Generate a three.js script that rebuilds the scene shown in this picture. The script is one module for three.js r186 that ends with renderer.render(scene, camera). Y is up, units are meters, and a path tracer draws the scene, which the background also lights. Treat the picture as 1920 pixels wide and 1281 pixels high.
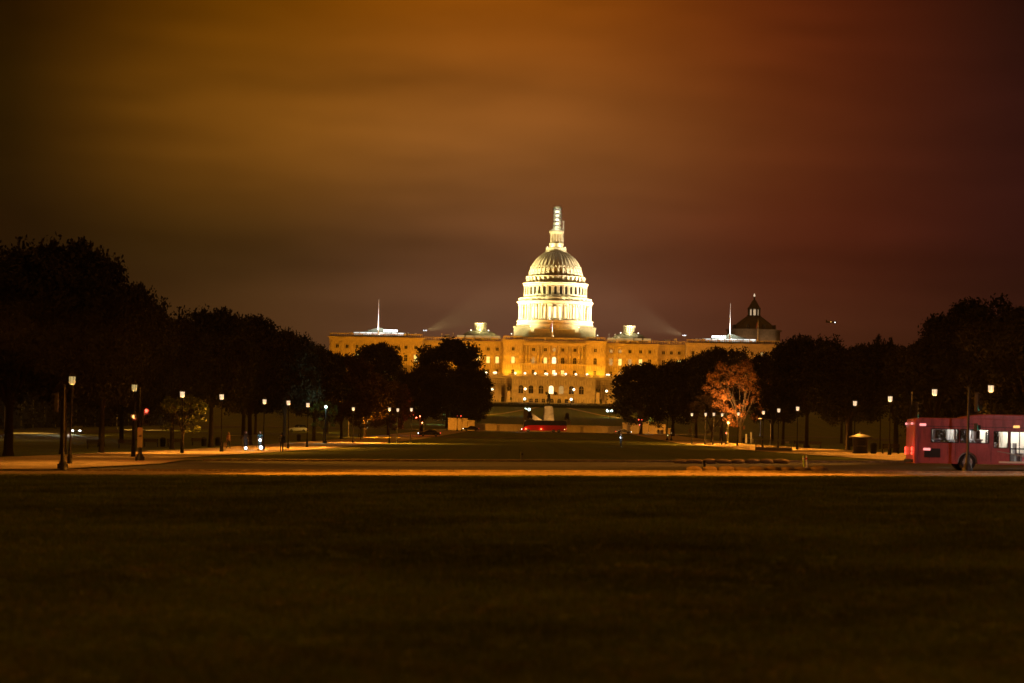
import * as THREE from 'three';
import { mergeGeometries } from 'three/addons/utils/BufferGeometryUtils.js';
import { MarchingCubes } from 'three/addons/objects/MarchingCubes.js';
import { RoundedBoxGeometry } from 'three/addons/geometries/RoundedBoxGeometry.js';

// ---------- camera, sky, exposure ----------
const scene = new THREE.Scene();
const EYE = 1.7, FOCAL = 4400, ROLL = 0.0192;               // focal length in pixels of a 1920 wide frame
const camera = new THREE.PerspectiveCamera(2 * Math.atan(640.5 / FOCAL) * 180 / Math.PI, 1920 / 1281, 0.5, 9000);
camera.position.set(0, EYE, 0);
camera.rotation.set(0, 0, ROLL);
camera.setViewOffset(1920, 1281, 0, -187.5, 1920, 1281);    // lens shifted upwards
camera.focus = 400;
camera.userData.fStop = 1.3;
const renderer = new THREE.WebGLRenderer({ antialias: true });
renderer.setSize(1024, 683);
renderer.toneMapping = THREE.LinearToneMapping;
renderer.toneMappingExposure = 1;
renderer.shadowMap.enabled = true;

let seed = 7;
function rnd() { seed = (seed * 1664525 + 1013904223) >>> 0; return seed / 4294967296; }
const rr = (a, b) => a + (b - a) * rnd();
const lerp = (a, b, t) => a + (b - a) * t;
const clamp = (v, a, b) => Math.min(b, Math.max(a, v));
const smooth = (a, b, v) => { const t = clamp((v - a) / (b - a), 0, 1); return t * t * (3 - 2 * t); };
const lin = (c) => { c /= 255; return c <= 0.04045 ? c / 12.92 : ((c + 0.055) / 1.055) ** 2.4; };

// value noise that tiles
function noiseGrid(n, s) { const a = new Float32Array(n * n); let q = s * 7919 + 13; for (let i = 0; i < n * n; i++) { q = (q * 1664525 + 1013904223) >>> 0; a[i] = q / 4294967296; } return a; }
const grid = noiseGrid(64, 3);
function vnoise(x, y, p) {
  const xi = Math.floor(x), yi = Math.floor(y), fx = x - xi, fy = y - yi;
  const u = fx * fx * (3 - 2 * fx), v = fy * fy * (3 - 2 * fy), m = (k) => ((k % p) + p) % p;
  const g = (i, j) => grid[(m(j) % 64) * 64 + (m(i) % 64)];
  return lerp(lerp(g(xi, yi), g(xi + 1, yi), u), lerp(g(xi, yi + 1), g(xi + 1, yi + 1), u), v);
}
function fbm(x, y, p, o) { let s = 0, a = 0.5, t = 0; for (let k = 0; k < o; k++) { s += a * vnoise(x + k * 17, y + k * 31, p); t += a; a *= 0.55; x *= 2; y *= 2; p = Math.min(64, p * 2); } return s / t; }

// night sky: low cloud lit by the city, amber to the left and russet to the right
{
  const AZ = [-12.3, -6.2, 0, 6.2, 12.3], EL = [10.7, 7.4, 4.9, 2.8, 0];
  const T = [
    [[33, 17, 0], [103, 56, 1], [139, 72, 10], [98, 40, 11], [38, 14, 9]],
    [[40, 24, 2], [122, 73, 17], [134, 79, 31], [92, 42, 16], [48, 18, 14]],
    [[32, 19, 4], [76, 48, 17], [108, 66, 38], [86, 38, 20], [48, 18, 14]],
    [[32, 20, 6], [78, 50, 25], [102, 66, 47], [80, 41, 25], [46, 20, 14]],
    [[30, 18, 6], [74, 48, 24], [94, 60, 42], [74, 38, 24], [44, 19, 14]]].map((r) => r.map((c) => c.map(lin)));
  const amb = [114, 67, 15].map(lin), side = [46, 25, 6].map(lin), W = 2048, H = 1024, data = new Float32Array(W * H * 4);
  const seek = (a, v, up) => { for (let i = 0; i < 4; i++) { const lo = a[i], hi = a[i + 1]; if (up ? v <= hi : v >= hi) return [i, clamp((v - lo) / (hi - lo), 0, 1)]; } return [3, 1]; };
  const cub = (a, b, c, d, t) => b + 0.5 * t * (c - a + t * (2 * a - 5 * b + 4 * c - d + t * (3 * (b - c) + d - a)));
  for (let j = 0; j < H; j++) for (let i = 0; i < W; i++) {
    const el = ((j + 0.5) / H - 0.5) * 180, az0 = ((i + 0.5) / W) * 360 - 180;   // u: atan2(z,x)
    let az = az0 + 90; if (az > 180) az -= 360;                                  // 0 straight ahead (-z), right positive
    const [r, fr] = seek(EL, clamp(el, 0, 10.7), false), [c, fc] = seek(AZ, clamp(az, -12.3, 12.3), true), o = (j * W + i) * 4;
    const out = smooth(14, 46, el), off = smooth(13, 40, Math.abs(az));
    const n = Math.max(0.7, 1 + 0.62 * (fbm(az * 0.13 + 40 + el * 0.16, el * 1.15 + 9, 64, 5) - 0.5) + 0.3 * (fbm(az * 0.4 + 20 + el * 0.6, el * 3.1 + 30, 64, 4) - 0.5));
    for (let k = 0; k < 3; k++) {
      const row = (q) => { const R = T[clamp(q, 0, 4)]; return cub(R[Math.max(0, c - 1)][k], R[c][k], R[c + 1][k], R[Math.min(4, c + 2)][k], fc); };
      const v = Math.max(0.0002, cub(row(r - 1), row(r), row(r + 1), row(r + 2), fr));
      data[o + k] = lerp(lerp(v, side[k], off), amb[k], out) * n * (el < 0 ? 0.5 : 1);
    }
    data[o + 3] = 1;
  }
  const sky = new THREE.DataTexture(data, W, H, THREE.RGBAFormat, THREE.FloatType);
  sky.mapping = THREE.EquirectangularReflectionMapping; sky.magFilter = THREE.LinearFilter; sky.minFilter = THREE.LinearFilter; sky.needsUpdate = true;
  scene.background = sky; scene.environment = sky;
}

// ---------- where things stand: the mall runs along an axis that drifts right with distance ----------
const axis = (D) => -1.5 + 0.0185 * D;
const PROFILE = [[0, -0.2], [60, -0.12], [116, 0], [128, 0.08], [152, 0.5], [265, 0.83], [445, 1.9], [700, 4.5], [740, 5], [860, 6.5], [940, 8.8], [1030, 14], [1095, 18], [1122, 20.3], [1156, 20.6], [1182, 33.7], [6000, 33.7]];
const SIDE = [[0, 0.018], [152, 0.0165], [265, 0.0135], [445, 0.005], [640, 0], [6000, 0]];
const table = (t, v) => { for (let i = 1; i < t.length; i++) if (v <= t[i][0]) return lerp(t[i - 1][1], t[i][1], (v - t[i - 1][0]) / (t[i][0] - t[i - 1][0])); return t[t.length - 1][1]; };
const ground = (X, D) => table(PROFILE, D) + clamp(X - axis(D), -60, 60) * table(SIDE, D);
const ray = (px, py) => { const dx = px - 960, dy = py - 828, c = Math.cos(ROLL), s = Math.sin(ROLL); return [(dx * c + dy * s) / FOCAL, (dx * s - dy * c) / FOCAL]; };
const at = (px, py, D) => { const [a, b] = ray(px, py); return new THREE.Vector3(a * D, EYE + b * D, -D); };
// a point of the ground, seen along a direction at a given distance, or where that direction meets the ground
function stand(px, D) { let p = at(px, 828, D); for (let i = 0; i < 3; i++) { const y = ground(p.x, D), dy = 828 + (EYE - y) * FOCAL / D + (px - 960) * ROLL; p = at(px, dy, D); } p.y = ground(p.x, D); return p; }
function meet(px, py) { for (let D = 20; D < 1150; D += 0.5) { const p = at(px, py, D); if (p.y <= ground(p.x, D)) return p.setY(ground(p.x, D)); } return stand(px, 1100); }
const local = (u, D) => new THREE.Vector3(axis(D) + u, ground(axis(D) + u, D), -D);

// ---------- materials ----------
function tex(n, f, rep, srgb) {
  const d = new Uint8Array(n * n * 4);
  for (let j = 0; j < n; j++) for (let i = 0; i < n; i++) { const c = f(i / n, j / n), o = (j * n + i) * 4; d[o] = clamp(c[0], 0, 1) * 255; d[o + 1] = clamp(c[1], 0, 1) * 255; d[o + 2] = clamp(c[2], 0, 1) * 255; d[o + 3] = 255; }
  const t = new THREE.DataTexture(d, n, n); t.wrapS = t.wrapT = THREE.RepeatWrapping; t.magFilter = THREE.LinearFilter; t.minFilter = THREE.LinearMipmapLinearFilter; t.generateMipmaps = true;
  t.repeat.set(rep, rep); if (srgb) t.colorSpace = THREE.SRGBColorSpace; t.needsUpdate = true; return t;
}
const grey = (f) => (u, v) => { const g = f(u, v); return [g, g, g]; };
const fineNoise = (u, v) => fbm(u * 32, v * 32, 32, 3);
const M = {};
function mat(name, color, rough = 0.8, extra = {}) { const m = new THREE.MeshPhysicalMaterial({ roughness: rough, ...extra }); m.name = name; m.color.setRGB(...color); M[name] = m; return m; }
function glow(name, color, k) { const m = new THREE.MeshStandardMaterial({ roughness: 0.5 }); m.name = name; m.color.setRGB(0.1, 0.1, 0.1); m.emissive.setRGB(...color); m.emissiveIntensity = k; M[name] = m; return m; }
const tone = (r, g, b, w, f) => (u, v) => { const n = f(u, v); return [r * (1 - w + 2 * w * n), g * (1 - w + 2 * w * n), b * (1 - w + 2 * w * n)]; };
const lawnMap = tex(512, (u, v) => { const a = fbm(u * 8, v * 8, 8, 5), b = fbm(u * 64, v * 64, 64, 2), s = fbm(u * 4 + 5, v * 4 + 2, 4, 3); const k = 0.35 + 0.8 * a * (0.5 + b), d = smooth(0.5, 0.75, s); return [lerp(0.48, 0.6, d) * k, lerp(0.57, 0.58, d) * k, lerp(0.15, 0.2, d) * k]; }, 1, true);
const fineBump = tex(256, grey(fineNoise), 1);
const stoneMap = tex(512, (u, v) => { const a = fbm(u * 6, v * 6, 6, 4), b = fbm(u * 40, v * 40, 40, 2), s = fbm(u * 22, v * 3, 3, 3); const k = 0.74 + 0.22 * a + 0.1 * b - 0.14 * smooth(0.55, 0.8, s); return [k, k * 0.975, k * 0.93]; }, 1, true);
const gravelMap = tex(512, (u, v) => { const a = fbm(u * 5, v * 5, 5, 4), b = fbm(u * 64, v * 64, 64, 2), k = 0.45 + 0.3 * a + 0.35 * b; return [0.95 * k, 0.86 * k, 0.72 * k]; }, 1, true);
const asphaltMap = tex(512, (u, v) => { const a = fbm(u * 4, v * 4, 4, 4), b = fbm(u * 64, v * 64, 64, 2), k = 0.2 + 0.16 * a + 0.16 * b; return [k, k, k]; }, 1, true);
const m2 = (t, s) => { const c = t.clone(); c.repeat.set(1 / s, 1 / s); c.needsUpdate = true; return c; };
mat('lawn', [1.15, 1.15, 1.15], 0.95, { map: m2(lawnMap, 7), bumpMap: m2(fineBump, 1.4), bumpScale: 0.03 });
mat('gravel', [1.25, 1.22, 1.15], 0.95, { map: m2(gravelMap, 5), bumpMap: m2(fineBump, 0.9), bumpScale: 0.008 });
mat('concrete', [0.85, 0.82, 0.76], 0.85, { map: m2(gravelMap, 9), bumpMap: m2(fineBump, 1.5), bumpScale: 0.004 });
mat('asphalt', [0.85, 0.85, 0.85], 0.75, { map: m2(asphaltMap, 6), bumpMap: m2(fineBump, 0.7), bumpScale: 0.006 });
mat('roadPaint', [0.6, 0.58, 0.5], 0.7, { map: m2(gravelMap, 3) });
mat('stone', [0.62, 0.58, 0.5], 0.85, { map: m2(stoneMap, 9), bumpMap: m2(fineBump, 3), bumpScale: 0.02 });
mat('ironDome', [0.72, 0.7, 0.64], 0.6, { map: m2(stoneMap, 14) });
mat('roofMetal', [0.3, 0.33, 0.28], 0.6, { map: m2(stoneMap, 8) });
mat('greyStone', [0.35, 0.32, 0.28], 0.85, { map: m2(stoneMap, 7) });
mat('copper', [0.12, 0.12, 0.1], 0.6, { map: m2(stoneMap, 8) });
mat('bronze', [0.06, 0.05, 0.035], 0.45, { metalness: 0.6 });
mat('darkGlass', [0.015, 0.015, 0.015], 0.12);
mat('windowFrame', [0.3, 0.28, 0.24], 0.7);
glow('windowGlow', [1, 0.72, 0.2], 1.6);
glow('windowDim', [1, 0.6, 0.2], 0.45);
glow('lobbyGlow', [1, 0.82, 0.42], 2.2);
mat('blackIron', [0.02, 0.02, 0.02], 0.45, { metalness: 0.3 });
mat('greySteel', [0.3, 0.3, 0.3], 0.4, { metalness: 0.7 });
mat('whitePaint', [0.8, 0.79, 0.75], 0.5);
mat('rubber', [0.015, 0.015, 0.015], 0.8);
mat('chrome', [0.6, 0.6, 0.6], 0.25, { metalness: 0.9 });
mat('bark', [0.06, 0.045, 0.03], 0.95, { bumpMap: m2(fineBump, 0.8), bumpScale: 0.04 });
mat('wood', [0.12, 0.08, 0.05], 0.8);
mat('hedgeGreen', [0.02, 0.028, 0.01], 0.95);
glow('lampGlow', [1, 0.68, 0.4], 1.15);
glow('lampDim', [1, 0.7, 0.25], 0.5);
glow('globeGlow', [1, 0.86, 0.55], 4);
glow('greenGlobe', [0.75, 1, 0.9], 4);
glow('floodGlow', [1, 0.9, 0.7], 6);
glow('amberGlow', [1, 0.55, 0.12], 5);
glow('sodiumGlow', [1, 0.42, 0.1], 8);
glow('whiteGlow', [0.92, 0.96, 1], 8);
glow('redGlow', [1, 0.06, 0.03], 3.5);
glow('redDim', [1, 0.08, 0.05], 0.9);
glow('pinkGlow', [1, 0.3, 0.28], 1.6);
glow('greenGlow', [0.1, 1, 0.6], 0.9);
glow('orangeMarker', [1, 0.55, 0.15], 1.5);
mat('glassPane', [1, 1, 1], 0.03, { transmission: 1, thickness: 0, ior: 1.5 });

// ---------- geometry and naming helpers ----------
function metreUV(g) {
  const p = g.attributes.position, n = g.attributes.normal, uv = new Float32Array(p.count * 2);
  for (let i = 0; i < p.count; i++) {
    const x = p.getX(i), y = p.getY(i), z = p.getZ(i), ax = Math.abs(n.getX(i)), ay = Math.abs(n.getY(i)), az = Math.abs(n.getZ(i));
    if (ay >= ax && ay >= az) { uv[2 * i] = x; uv[2 * i + 1] = z; } else if (ax >= az) { uv[2 * i] = z; uv[2 * i + 1] = y; } else { uv[2 * i] = x; uv[2 * i + 1] = y; }
  }
  g.setAttribute('uv', new THREE.BufferAttribute(uv, 2)); return g;
}
class Build {
  constructor() { this.g = []; }
  add(g, x = 0, y = 0, z = 0, rx = 0, ry = 0, rz = 0, s = 1) {
    g = g.index ? g.toNonIndexed() : g.clone();
    for (const k of Object.keys(g.attributes)) if (!['position', 'normal', 'uv'].includes(k)) g.deleteAttribute(k);
    if (!g.attributes.normal) g.computeVertexNormals();
    if (!g.attributes.uv) g.setAttribute('uv', new THREE.BufferAttribute(new Float32Array(g.attributes.position.count * 2), 2));
    g.applyMatrix4(new THREE.Matrix4().compose(new THREE.Vector3(x, y, z), new THREE.Quaternion().setFromEuler(new THREE.Euler(rx, ry, rz, 'YXZ')), typeof s === 'number' ? new THREE.Vector3(s, s, s) : new THREE.Vector3(...s)));
    this.g.push(g); return this;
  }
  box(w, h, d, x, y, z, ry = 0, rx = 0, rz = 0) { return this.add(new THREE.BoxGeometry(w, h, d), x, y, z, rx, ry, rz); }
  round(w, h, d, r, x, y, z, ry = 0) { return this.add(new RoundedBoxGeometry(w, h, d, 2, r), x, y, z, 0, ry); }
  cyl(r0, r1, h, x, y, z, n = 12, rx = 0, rz = 0) { return this.add(new THREE.CylinderGeometry(r1, r0, h, n), x, y, z, rx, 0, rz); }
  ball(r, x, y, z, s = 1, n = 12) { return this.add(new THREE.SphereGeometry(r, n, Math.ceil(n * 0.7)), x, y, z, 0, 0, 0, s); }
  lathe(pts, n, x = 0, y = 0, z = 0) { return this.add(new THREE.LatheGeometry(pts.map((p) => new THREE.Vector2(p[0], p[1])), n), x, y, z); }
  bar(a, b, r0, r1 = r0, n = 6) {
    const A = new THREE.Vector3(...a), B = new THREE.Vector3(...b), d = B.clone().sub(A), g = new THREE.CylinderGeometry(r1, r0, d.length(), n);
    g.applyQuaternion(new THREE.Quaternion().setFromUnitVectors(new THREE.Vector3(0, 1, 0), d.normalize())); const c = A.add(B).multiplyScalar(0.5);
    return this.add(g, c.x, c.y, c.z);
  }
  geo() { const g = this.g.length === 1 ? this.g[0] : mergeGeometries(this.g); return metreUV(g); }
  mesh(name, m, parent) { return mesh(name, this.geo(), m, parent); }
}
const B = () => new Build();
const taken = new Map();
function numbered(n) { const k = taken.get(n) || 0; taken.set(n, k + 1); return k ? n + '_' + String(k).padStart(3, '0') : n; }
function mesh(name, g, m, parent) { const o = new THREE.Mesh(g, m); o.name = parent ? name : numbered(name); o.castShadow = o.receiveShadow = true; (parent || scene).add(o); return o; }
function part(name, parent) { const o = new THREE.Group(); o.name = name; parent.add(o); return o; }
function tag(o, label, category, group) { o.userData.label = label; o.userData.category = category; if (group) o.userData.group = group; return o; }
function thing(name, label, category, pos = [0, 0, 0], turn = 0, group) { const o = new THREE.Group(); o.name = numbered(name); scene.add(o); o.position.set(...(pos.isVector3 ? pos.toArray() : pos)); o.rotation.y = turn; return tag(o, label, category, group); }
function copy(o, pos, turn, label) { const c = o.clone(); c.name = numbered(o.name.replace(/_\d{3}$/, '')); scene.add(c); c.position.copy(pos); c.rotation.y = turn; c.userData = { ...o.userData, label }; return c; }
function structure(o) { o.userData.kind = 'structure'; return o; }
const ORD = ['first', 'second', 'third', 'fourth', 'fifth', 'sixth', 'seventh', 'eighth', 'ninth', 'tenth', 'eleventh', 'twelfth', 'thirteenth', 'fourteenth', 'fifteenth', 'sixteenth', 'seventeenth', 'eighteenth', 'nineteenth', 'twentieth'];
function point(parent, color, k, x, y, z, size = 4) { const l = new THREE.PointLight(0xffffff, k, 0, 2); l.color.setRGB(...color); l.position.set(x, y, z); l.castShadow = true; l.shadow.radius = size; l.name = 'light'; (parent || scene).add(l); return l; }
function spot(parent, color, k, from, to, angle, pen = 0.5, size = 6) {
  const l = new THREE.SpotLight(0xffffff, k, 0, angle, pen, 2); l.color.setRGB(...color); l.position.set(...from); l.target.position.set(...to); l.castShadow = true; l.shadow.radius = size; l.name = 'light';
  (parent || scene).add(l); (parent || scene).add(l.target); return l;
}

// ---------- ground, streets, paths ----------
const STEPS = []; for (let D = 4; D < 160; D += 4) STEPS.push(D); for (const D of [116, 128, 152, 265, 445, 640, 700, 740, 860, 940, 1030, 1095, 1122, 1156, 1182, 1300, 1600, 2200, 3200, 6000]) STEPS.push(D); for (let D = 160; D < 760; D += 20) STEPS.push(D);
STEPS.sort((a, b) => a - b);
// a sheet draped on the terrain between two edges given as lateral offsets from the axis
function sheet(name, d0, d1, left, right, m, lift) {
  const ds = [...new Set([d0, ...STEPS.filter((d) => d > d0 && d < d1), d1])], pos = [], uv = [], idx = []; const cols = 17;
  for (const D of ds) { const l = typeof left === 'function' ? left(D) : left, r = typeof right === 'function' ? right(D) : right;
    const us = []; for (let i = 0; i < cols; i++) us.push(lerp(l, r, i / (cols - 1)));
    if (l < -60 && r > 60) { us[6] = -60; us[10] = 60; us[7] = -24; us[8] = 0; us[9] = 24; us[5] = -80; us[11] = 80; us[4] = -160; us[12] = 160; us[1] = lerp(l, -160, 0.25); us[2] = lerp(l, -160, 0.5); us[3] = lerp(l, -160, 0.75); us[13] = lerp(160, r, 0.25); us[14] = lerp(160, r, 0.5); us[15] = lerp(160, r, 0.75); }
    for (const u of us) { const X = axis(D) + u; pos.push(X, ground(X, D) + lift, -D); uv.push(X, D); } }
  for (let j = 0; j < ds.length - 1; j++) for (let i = 0; i < cols - 1; i++) { const a = j * cols + i, b = a + 1, c = a + cols, d = c + 1; idx.push(a, b, d, a, d, c); }
  const g = new THREE.BufferGeometry(); g.setAttribute('position', new THREE.Float32BufferAttribute(pos, 3)); g.setAttribute('uv', new THREE.Float32BufferAttribute(uv, 2)); g.setIndex(idx); g.computeVertexNormals();
  return structure(mesh(name, g, m));
}
sheet('ground', 4, 6000, -2600, 2600, M.lawn, -0.05);
sheet('sidewalk', 116, 127.4, -120, 120, M.concrete, -0.02);
sheet('street', 127.9, 149.5, (D) => D < 140 ? lerp(-26, -22, (D - 127.9) / 12) : -22, 120, M.asphalt, -0.02);
sheet('pavement_corner', 127.9, 149.5, -120, (D) => D < 140 ? lerp(-26.1, -22.1, (D - 127.9) / 12) : -22.1, M.gravel, 0.06);
sheet('sidewalk', 150, 152.6, -24, 120, M.concrete, 0.05);
sheet('gravel_path', 152.7, 700, -37, (D) => -24.3, M.gravel, 0.0);
sheet('gravel_path', 152.7, 700, 24.3, 37, M.gravel, 0.0);
sheet('gravel_path', 149.6, 152.6, -120, -24.1, M.gravel, 0.03);
sheet('cross_street', 500, 511, -240, 240, M.asphalt, 0.03);
sheet('cross_sidewalk', 496, 499.6, -24, 24, M.concrete, 0.04);
sheet('avenue', 703, 723, -300, 300, M.asphalt, 0.03);
sheet('avenue_sidewalk', 724, 729, -300, 300, M.concrete, 0.1);
for (const s of [-1, 1]) sheet('lawn_path', 960, 1092, (D) => s * lerp(46, 7, Math.pow((D - 960) / 132, 0.7)) - 1.1, (D) => s * lerp(46, 7, Math.pow((D - 960) / 132, 0.7)) + 1.1, M.gravel, 0.05);
sheet('side_drive', 170, 690, -98, -88, M.asphalt, 0.03);
sheet('side_drive', 170, 690, 88, 98, M.asphalt, 0.03);
{ // kerbs are low stone steps along the street, built block by block
  const row = (D, u0, u1, label) => { const o = thing('kerb', label, 'kerb', local(0, D)); const g = new THREE.BoxGeometry(2.94, 0.16, 0.3); metreUV(g);
    for (let u = u0; u < u1; u += 3) { const p = local(u + 1.5, D), k = mesh('kerbstone', g, M.concrete, o); k.position.copy(p).sub(o.position); k.position.y += 0.0; k.rotation.z = Math.atan(table(SIDE, D)); k.rotation.y = -0.0; } };
  row(127.65, -25, 60, 'long stone kerb along the near edge of the street');
  row(149.75, -21, 60, 'long stone kerb along the far edge of the street');
  const p = B(); const o = thing('road_marking', 'broken pale lane line along the middle of the street', 'marking', local(0, 138));
  for (let u = -20; u < 40; u += 9) { const q = local(u, 138.4).sub(o.position); mesh('dash', metreUV(new THREE.BoxGeometry(3, 0.006, 0.14)), M.roadPaint, o).position.set(q.x, q.y - 0.008, q.z); }
}
// mown grass of the near lawn, dense close by and thinner farther off
{
  const bl = []; for (let k = 0; k < 9; k++) { const a = rnd() * 6.28, r = rnd() * 0.05, h = rr(0.035, 0.075), w = 0.004, x = Math.cos(a) * r, z = Math.sin(a) * r, t = rnd() * 6.28, lx = rr(-0.03, 0.03), lz = rr(-0.03, 0.03);
    bl.push(x - w * Math.cos(t), 0, z - w * Math.sin(t), x + w * Math.cos(t), 0, z + w * Math.sin(t), x + lx, h, z + lz); }
  const g = new THREE.BufferGeometry(); g.setAttribute('position', new THREE.Float32BufferAttribute(bl, 3)); g.computeVertexNormals();
  const N = 130000, im = new THREE.InstancedMesh(g, mat('grassBlade', [1, 1, 1], 0.9), N); im.name = 'grass'; im.userData = { kind: 'stuff', label: 'short mown grass covering the dark near lawn', category: 'grass' };
  const m4 = new THREE.Matrix4(), q = new THREE.Quaternion(), e = new THREE.Euler(), c = new THREE.Color();
  for (let i = 0; i < N; i++) { const D = i > 124000 ? 115.4 + 0.5 * rnd() + 0.5 * rnd() : 12 + 103.4 * Math.pow(rnd(), 1.6), X = rr(-1, 1) * (D * 0.235 + 1), s = (0.7 + D / 45) * rr(0.6, 1.25) * (0.75 + 0.6 * fbm(X * 0.9 + 30, D * 0.9, 64, 2)); e.set(0, rnd() * 6.28, 0);
    im.setMatrixAt(i, m4.compose(new THREE.Vector3(X, ground(X, D) - 0.055, -D), q.setFromEuler(e), new THREE.Vector3(s, s * Math.min(1, 26 / D + 0.35), s)));
    const k = rr(0.6, 1.3) * (0.3 + 1.4 * fbm(X * 0.3 + 11, D * 0.22 + 3, 64, 4)), dry = rnd() < 0.22 ? 1.35 : 1; im.setColorAt(i, c.setRGB(0.23 * k * dry, 0.31 * k, 0.03 * k)); }
  im.castShadow = im.receiveShadow = true; scene.add(im);
}

// ---------- the domed building on the hill ----------
const SODIUM = [1, 0.315, 0.008], AMBER = [1, 0.5, 0.09], WARMWHITE = [1, 0.81, 0.32];
const cap = thing('capitol_building', 'huge floodlit stone building with white columned dome and amber wings on the hill', 'building', [axis(1190), 34, -1190], -0.0185);
function openingPath(o) {
  const p = new THREE.Path(), x0 = o.x - o.w / 2, x1 = o.x + o.w / 2, y0 = o.y - o.h / 2, y1 = o.y + o.h / 2;
  if (o.round) { p.absarc(o.x, o.y, o.w / 2, 0, Math.PI * 2, false); return p; }
  p.moveTo(x0, y0); p.lineTo(x1, y0);
  if (o.arch) { const r = o.w / 2, yc = y1 - r; p.lineTo(x1, yc); p.absarc(o.x, yc, r, 0, Math.PI, false); } else { p.lineTo(x1, y1); p.lineTo(x0, y1); }
  p.lineTo(x0, y0); return p;
}
function opShape(o) { const s = new THREE.Shape(); s.curves = openingPath(o).curves; return s; }
// a wall with real openings; each window is a pane set back in the wall with its own frame
function facade(parent, x0, x1, y0, y1, z, ops, m, thick = 0.8, name = 'wall') {
  const s = new THREE.Shape(); s.moveTo(x0, y0); s.lineTo(x1, y0); s.lineTo(x1, y1); s.lineTo(x0, y1); s.lineTo(x0, y0);
  for (const o of ops) s.holes.push(openingPath(o));
  const g = new THREE.ExtrudeGeometry(s, { depth: thick, bevelEnabled: false, curveSegments: 6 });
  g.translate(0, 0, z - thick); mesh(name, metreUV(g), m, parent);
  for (const o of ops) {
    const w = mesh('window', metreUV(new THREE.ShapeGeometry(opShape(o), 6)), o.lit || M.darkGlass, parent); w.position.set(0, 0, z - thick + 0.12);
    const f = B(), t = 0.12; f.box(t, o.h, 0.12, o.x, o.y, z - thick + 0.24); if (o.h > 2) { f.box(o.w, t, 0.12, o.x, o.y + o.h * 0.12, z - thick + 0.24 + 0.003); }
    if (!o.plain) { f.box(o.w + 0.7, 0.3, 0.5, o.x, o.y - o.h / 2 - 0.16, z + 0.15); if (!o.arch && !o.round) f.box(o.w + 0.8, 0.35, 0.45, o.x, o.y + o.h / 2 + 0.25, z + 0.15); }
    const fm = f.mesh('frame', M.stone, w); fm.position.set(0, 0, -(z - thick + 0.12));
    fm.position.z = -(z - thick + 0.12);
  }
}
function column(h, r) { return B().box(r * 2.6, r * 0.6, r * 2.6, 0, r * 0.3, 0).cyl(r, r * 0.85, h - r * 2, 0, h / 2 - r * 0.2, 0, 12).lathe([[r * 0.85, 0], [r * 1.25, r * 0.9], [r * 1.3, r]], 12, 0, h - r * 1.45, 0).box(r * 2.8, r * 0.45, r * 2.8, 0, h - r * 0.22, 0).geo(); }
function put(parent, name, g, m, x, y, z) { const o = mesh(name, g, m, parent); o.position.set(x, y, z); return o; }
// bays: storeys at ground, main and attic height
const L = M.windowGlow, DM = M.windowDim, LB = M.lobbyGlow;
const bay = (x, lg, lm, la, arch) => [{ x, y: 2.9, w: 1.35, h: 2.7, lit: lg }, { x, y: 9.0, w: 1.6, h: 3.5, arch, lit: lm }, { x, y: 14.6, w: 1.4, h: 1.6, lit: la }];
function block(x0, x1, z, ops, h = 18.2, deep = 40) {
  facade(cap, x0, x1, 0, h, z, ops, M.stone);
  const w = x1 - x0, c = (x0 + x1) / 2;
  B().box(w, h, deep, c, h / 2, z - 0.85 - deep / 2).mesh('block', M.stone, cap);
  B().box(w + 0.5, 0.5, 0.6, c, 6.6, z + 0.15).box(w + 0.9, 0.35, 0.7, c, 7.25, z + 0.12).mesh('string_course', M.stone, cap);
  B().box(w + 0.8, 0.8, 1.3, c, h + 0.4, z - 0.1).box(w + 1.8, 0.5, 2.2, c, h + 1.05, z + 0.1).mesh('cornice', M.stone, cap);
  for (let k = 0; k * 1.1 < w; k++) put(cap, 'dentil', dentil, M.stone, x0 + 0.4 + k * 1.1, h + 0.6, z + 0.75);
  B().box(w, 0.35, 0.7, c, h + 1.5, z - 0.3).box(w, 0.35, 0.7, c, h + 3.0, z - 0.3).mesh('parapet', M.stone, cap);
  const bal = B(); for (let k = 0; (k + 0.5) * 0.9 < w; k++) bal.box(k % 6 ? 0.34 : 0.8, 1.18, k % 6 ? 0.34 : 0.72, x0 + 0.45 + k * 0.9, h + 2.25, z - 0.3); bal.mesh('balustrade', M.stone, cap);
  B().box(w, 1.4, deep - 2, c, h + 0.7, z - 2 - deep / 2).mesh('roof', M.roofMetal, cap);
}
const dentil = metreUV(new THREE.BoxGeometry(0.5, 0.4, 0.5));
const WINGD = [29, 33.6, 38.6, 44, 48.7];
block(-16, 16, 0, [...bay(0, LB, null, DM), ...bay(-4.4, null, L, null, true), ...bay(4.4, L, null, null, true), ...bay(-10.5, null, DM, null, true), ...bay(10.5, null, null, null, true)].map((o) => (o.x === 0 && o.y === 9 ? { ...o, w: 2, h: 4, arch: true, lit: LB } : o)), 17.6);
block(-26, -16.05, 2.2, bay(-20.8, null, L, null, true), 18);
block(16.05, 26, 2.2, bay(20.8, null, null, null, true), 18);
const lw = { 29: [null, L, null], 33.6: [null, L, null], 38.6: [null, L, null], 44: [null, null, L], 48.7: [null, null, null] };
block(-53, -26.05, -5, WINGD.flatMap((x) => bay(-x, ...lw[x])), 17.2);
const rw = { 29: [null, DM, DM], 33.6: [DM, L, DM], 38.6: [null, DM, null], 44: [null, L, null], 48.7: [null, null, null] };
block(26.05, 53, -5, WINGD.flatMap((x) => bay(x, ...rw[x])), 17.2);
block(-67, -53.05, -12, [56, 60, 64].flatMap((x) => bay(-x, null, x === 60 ? L : null, null)), 17.4, 34);
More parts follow.
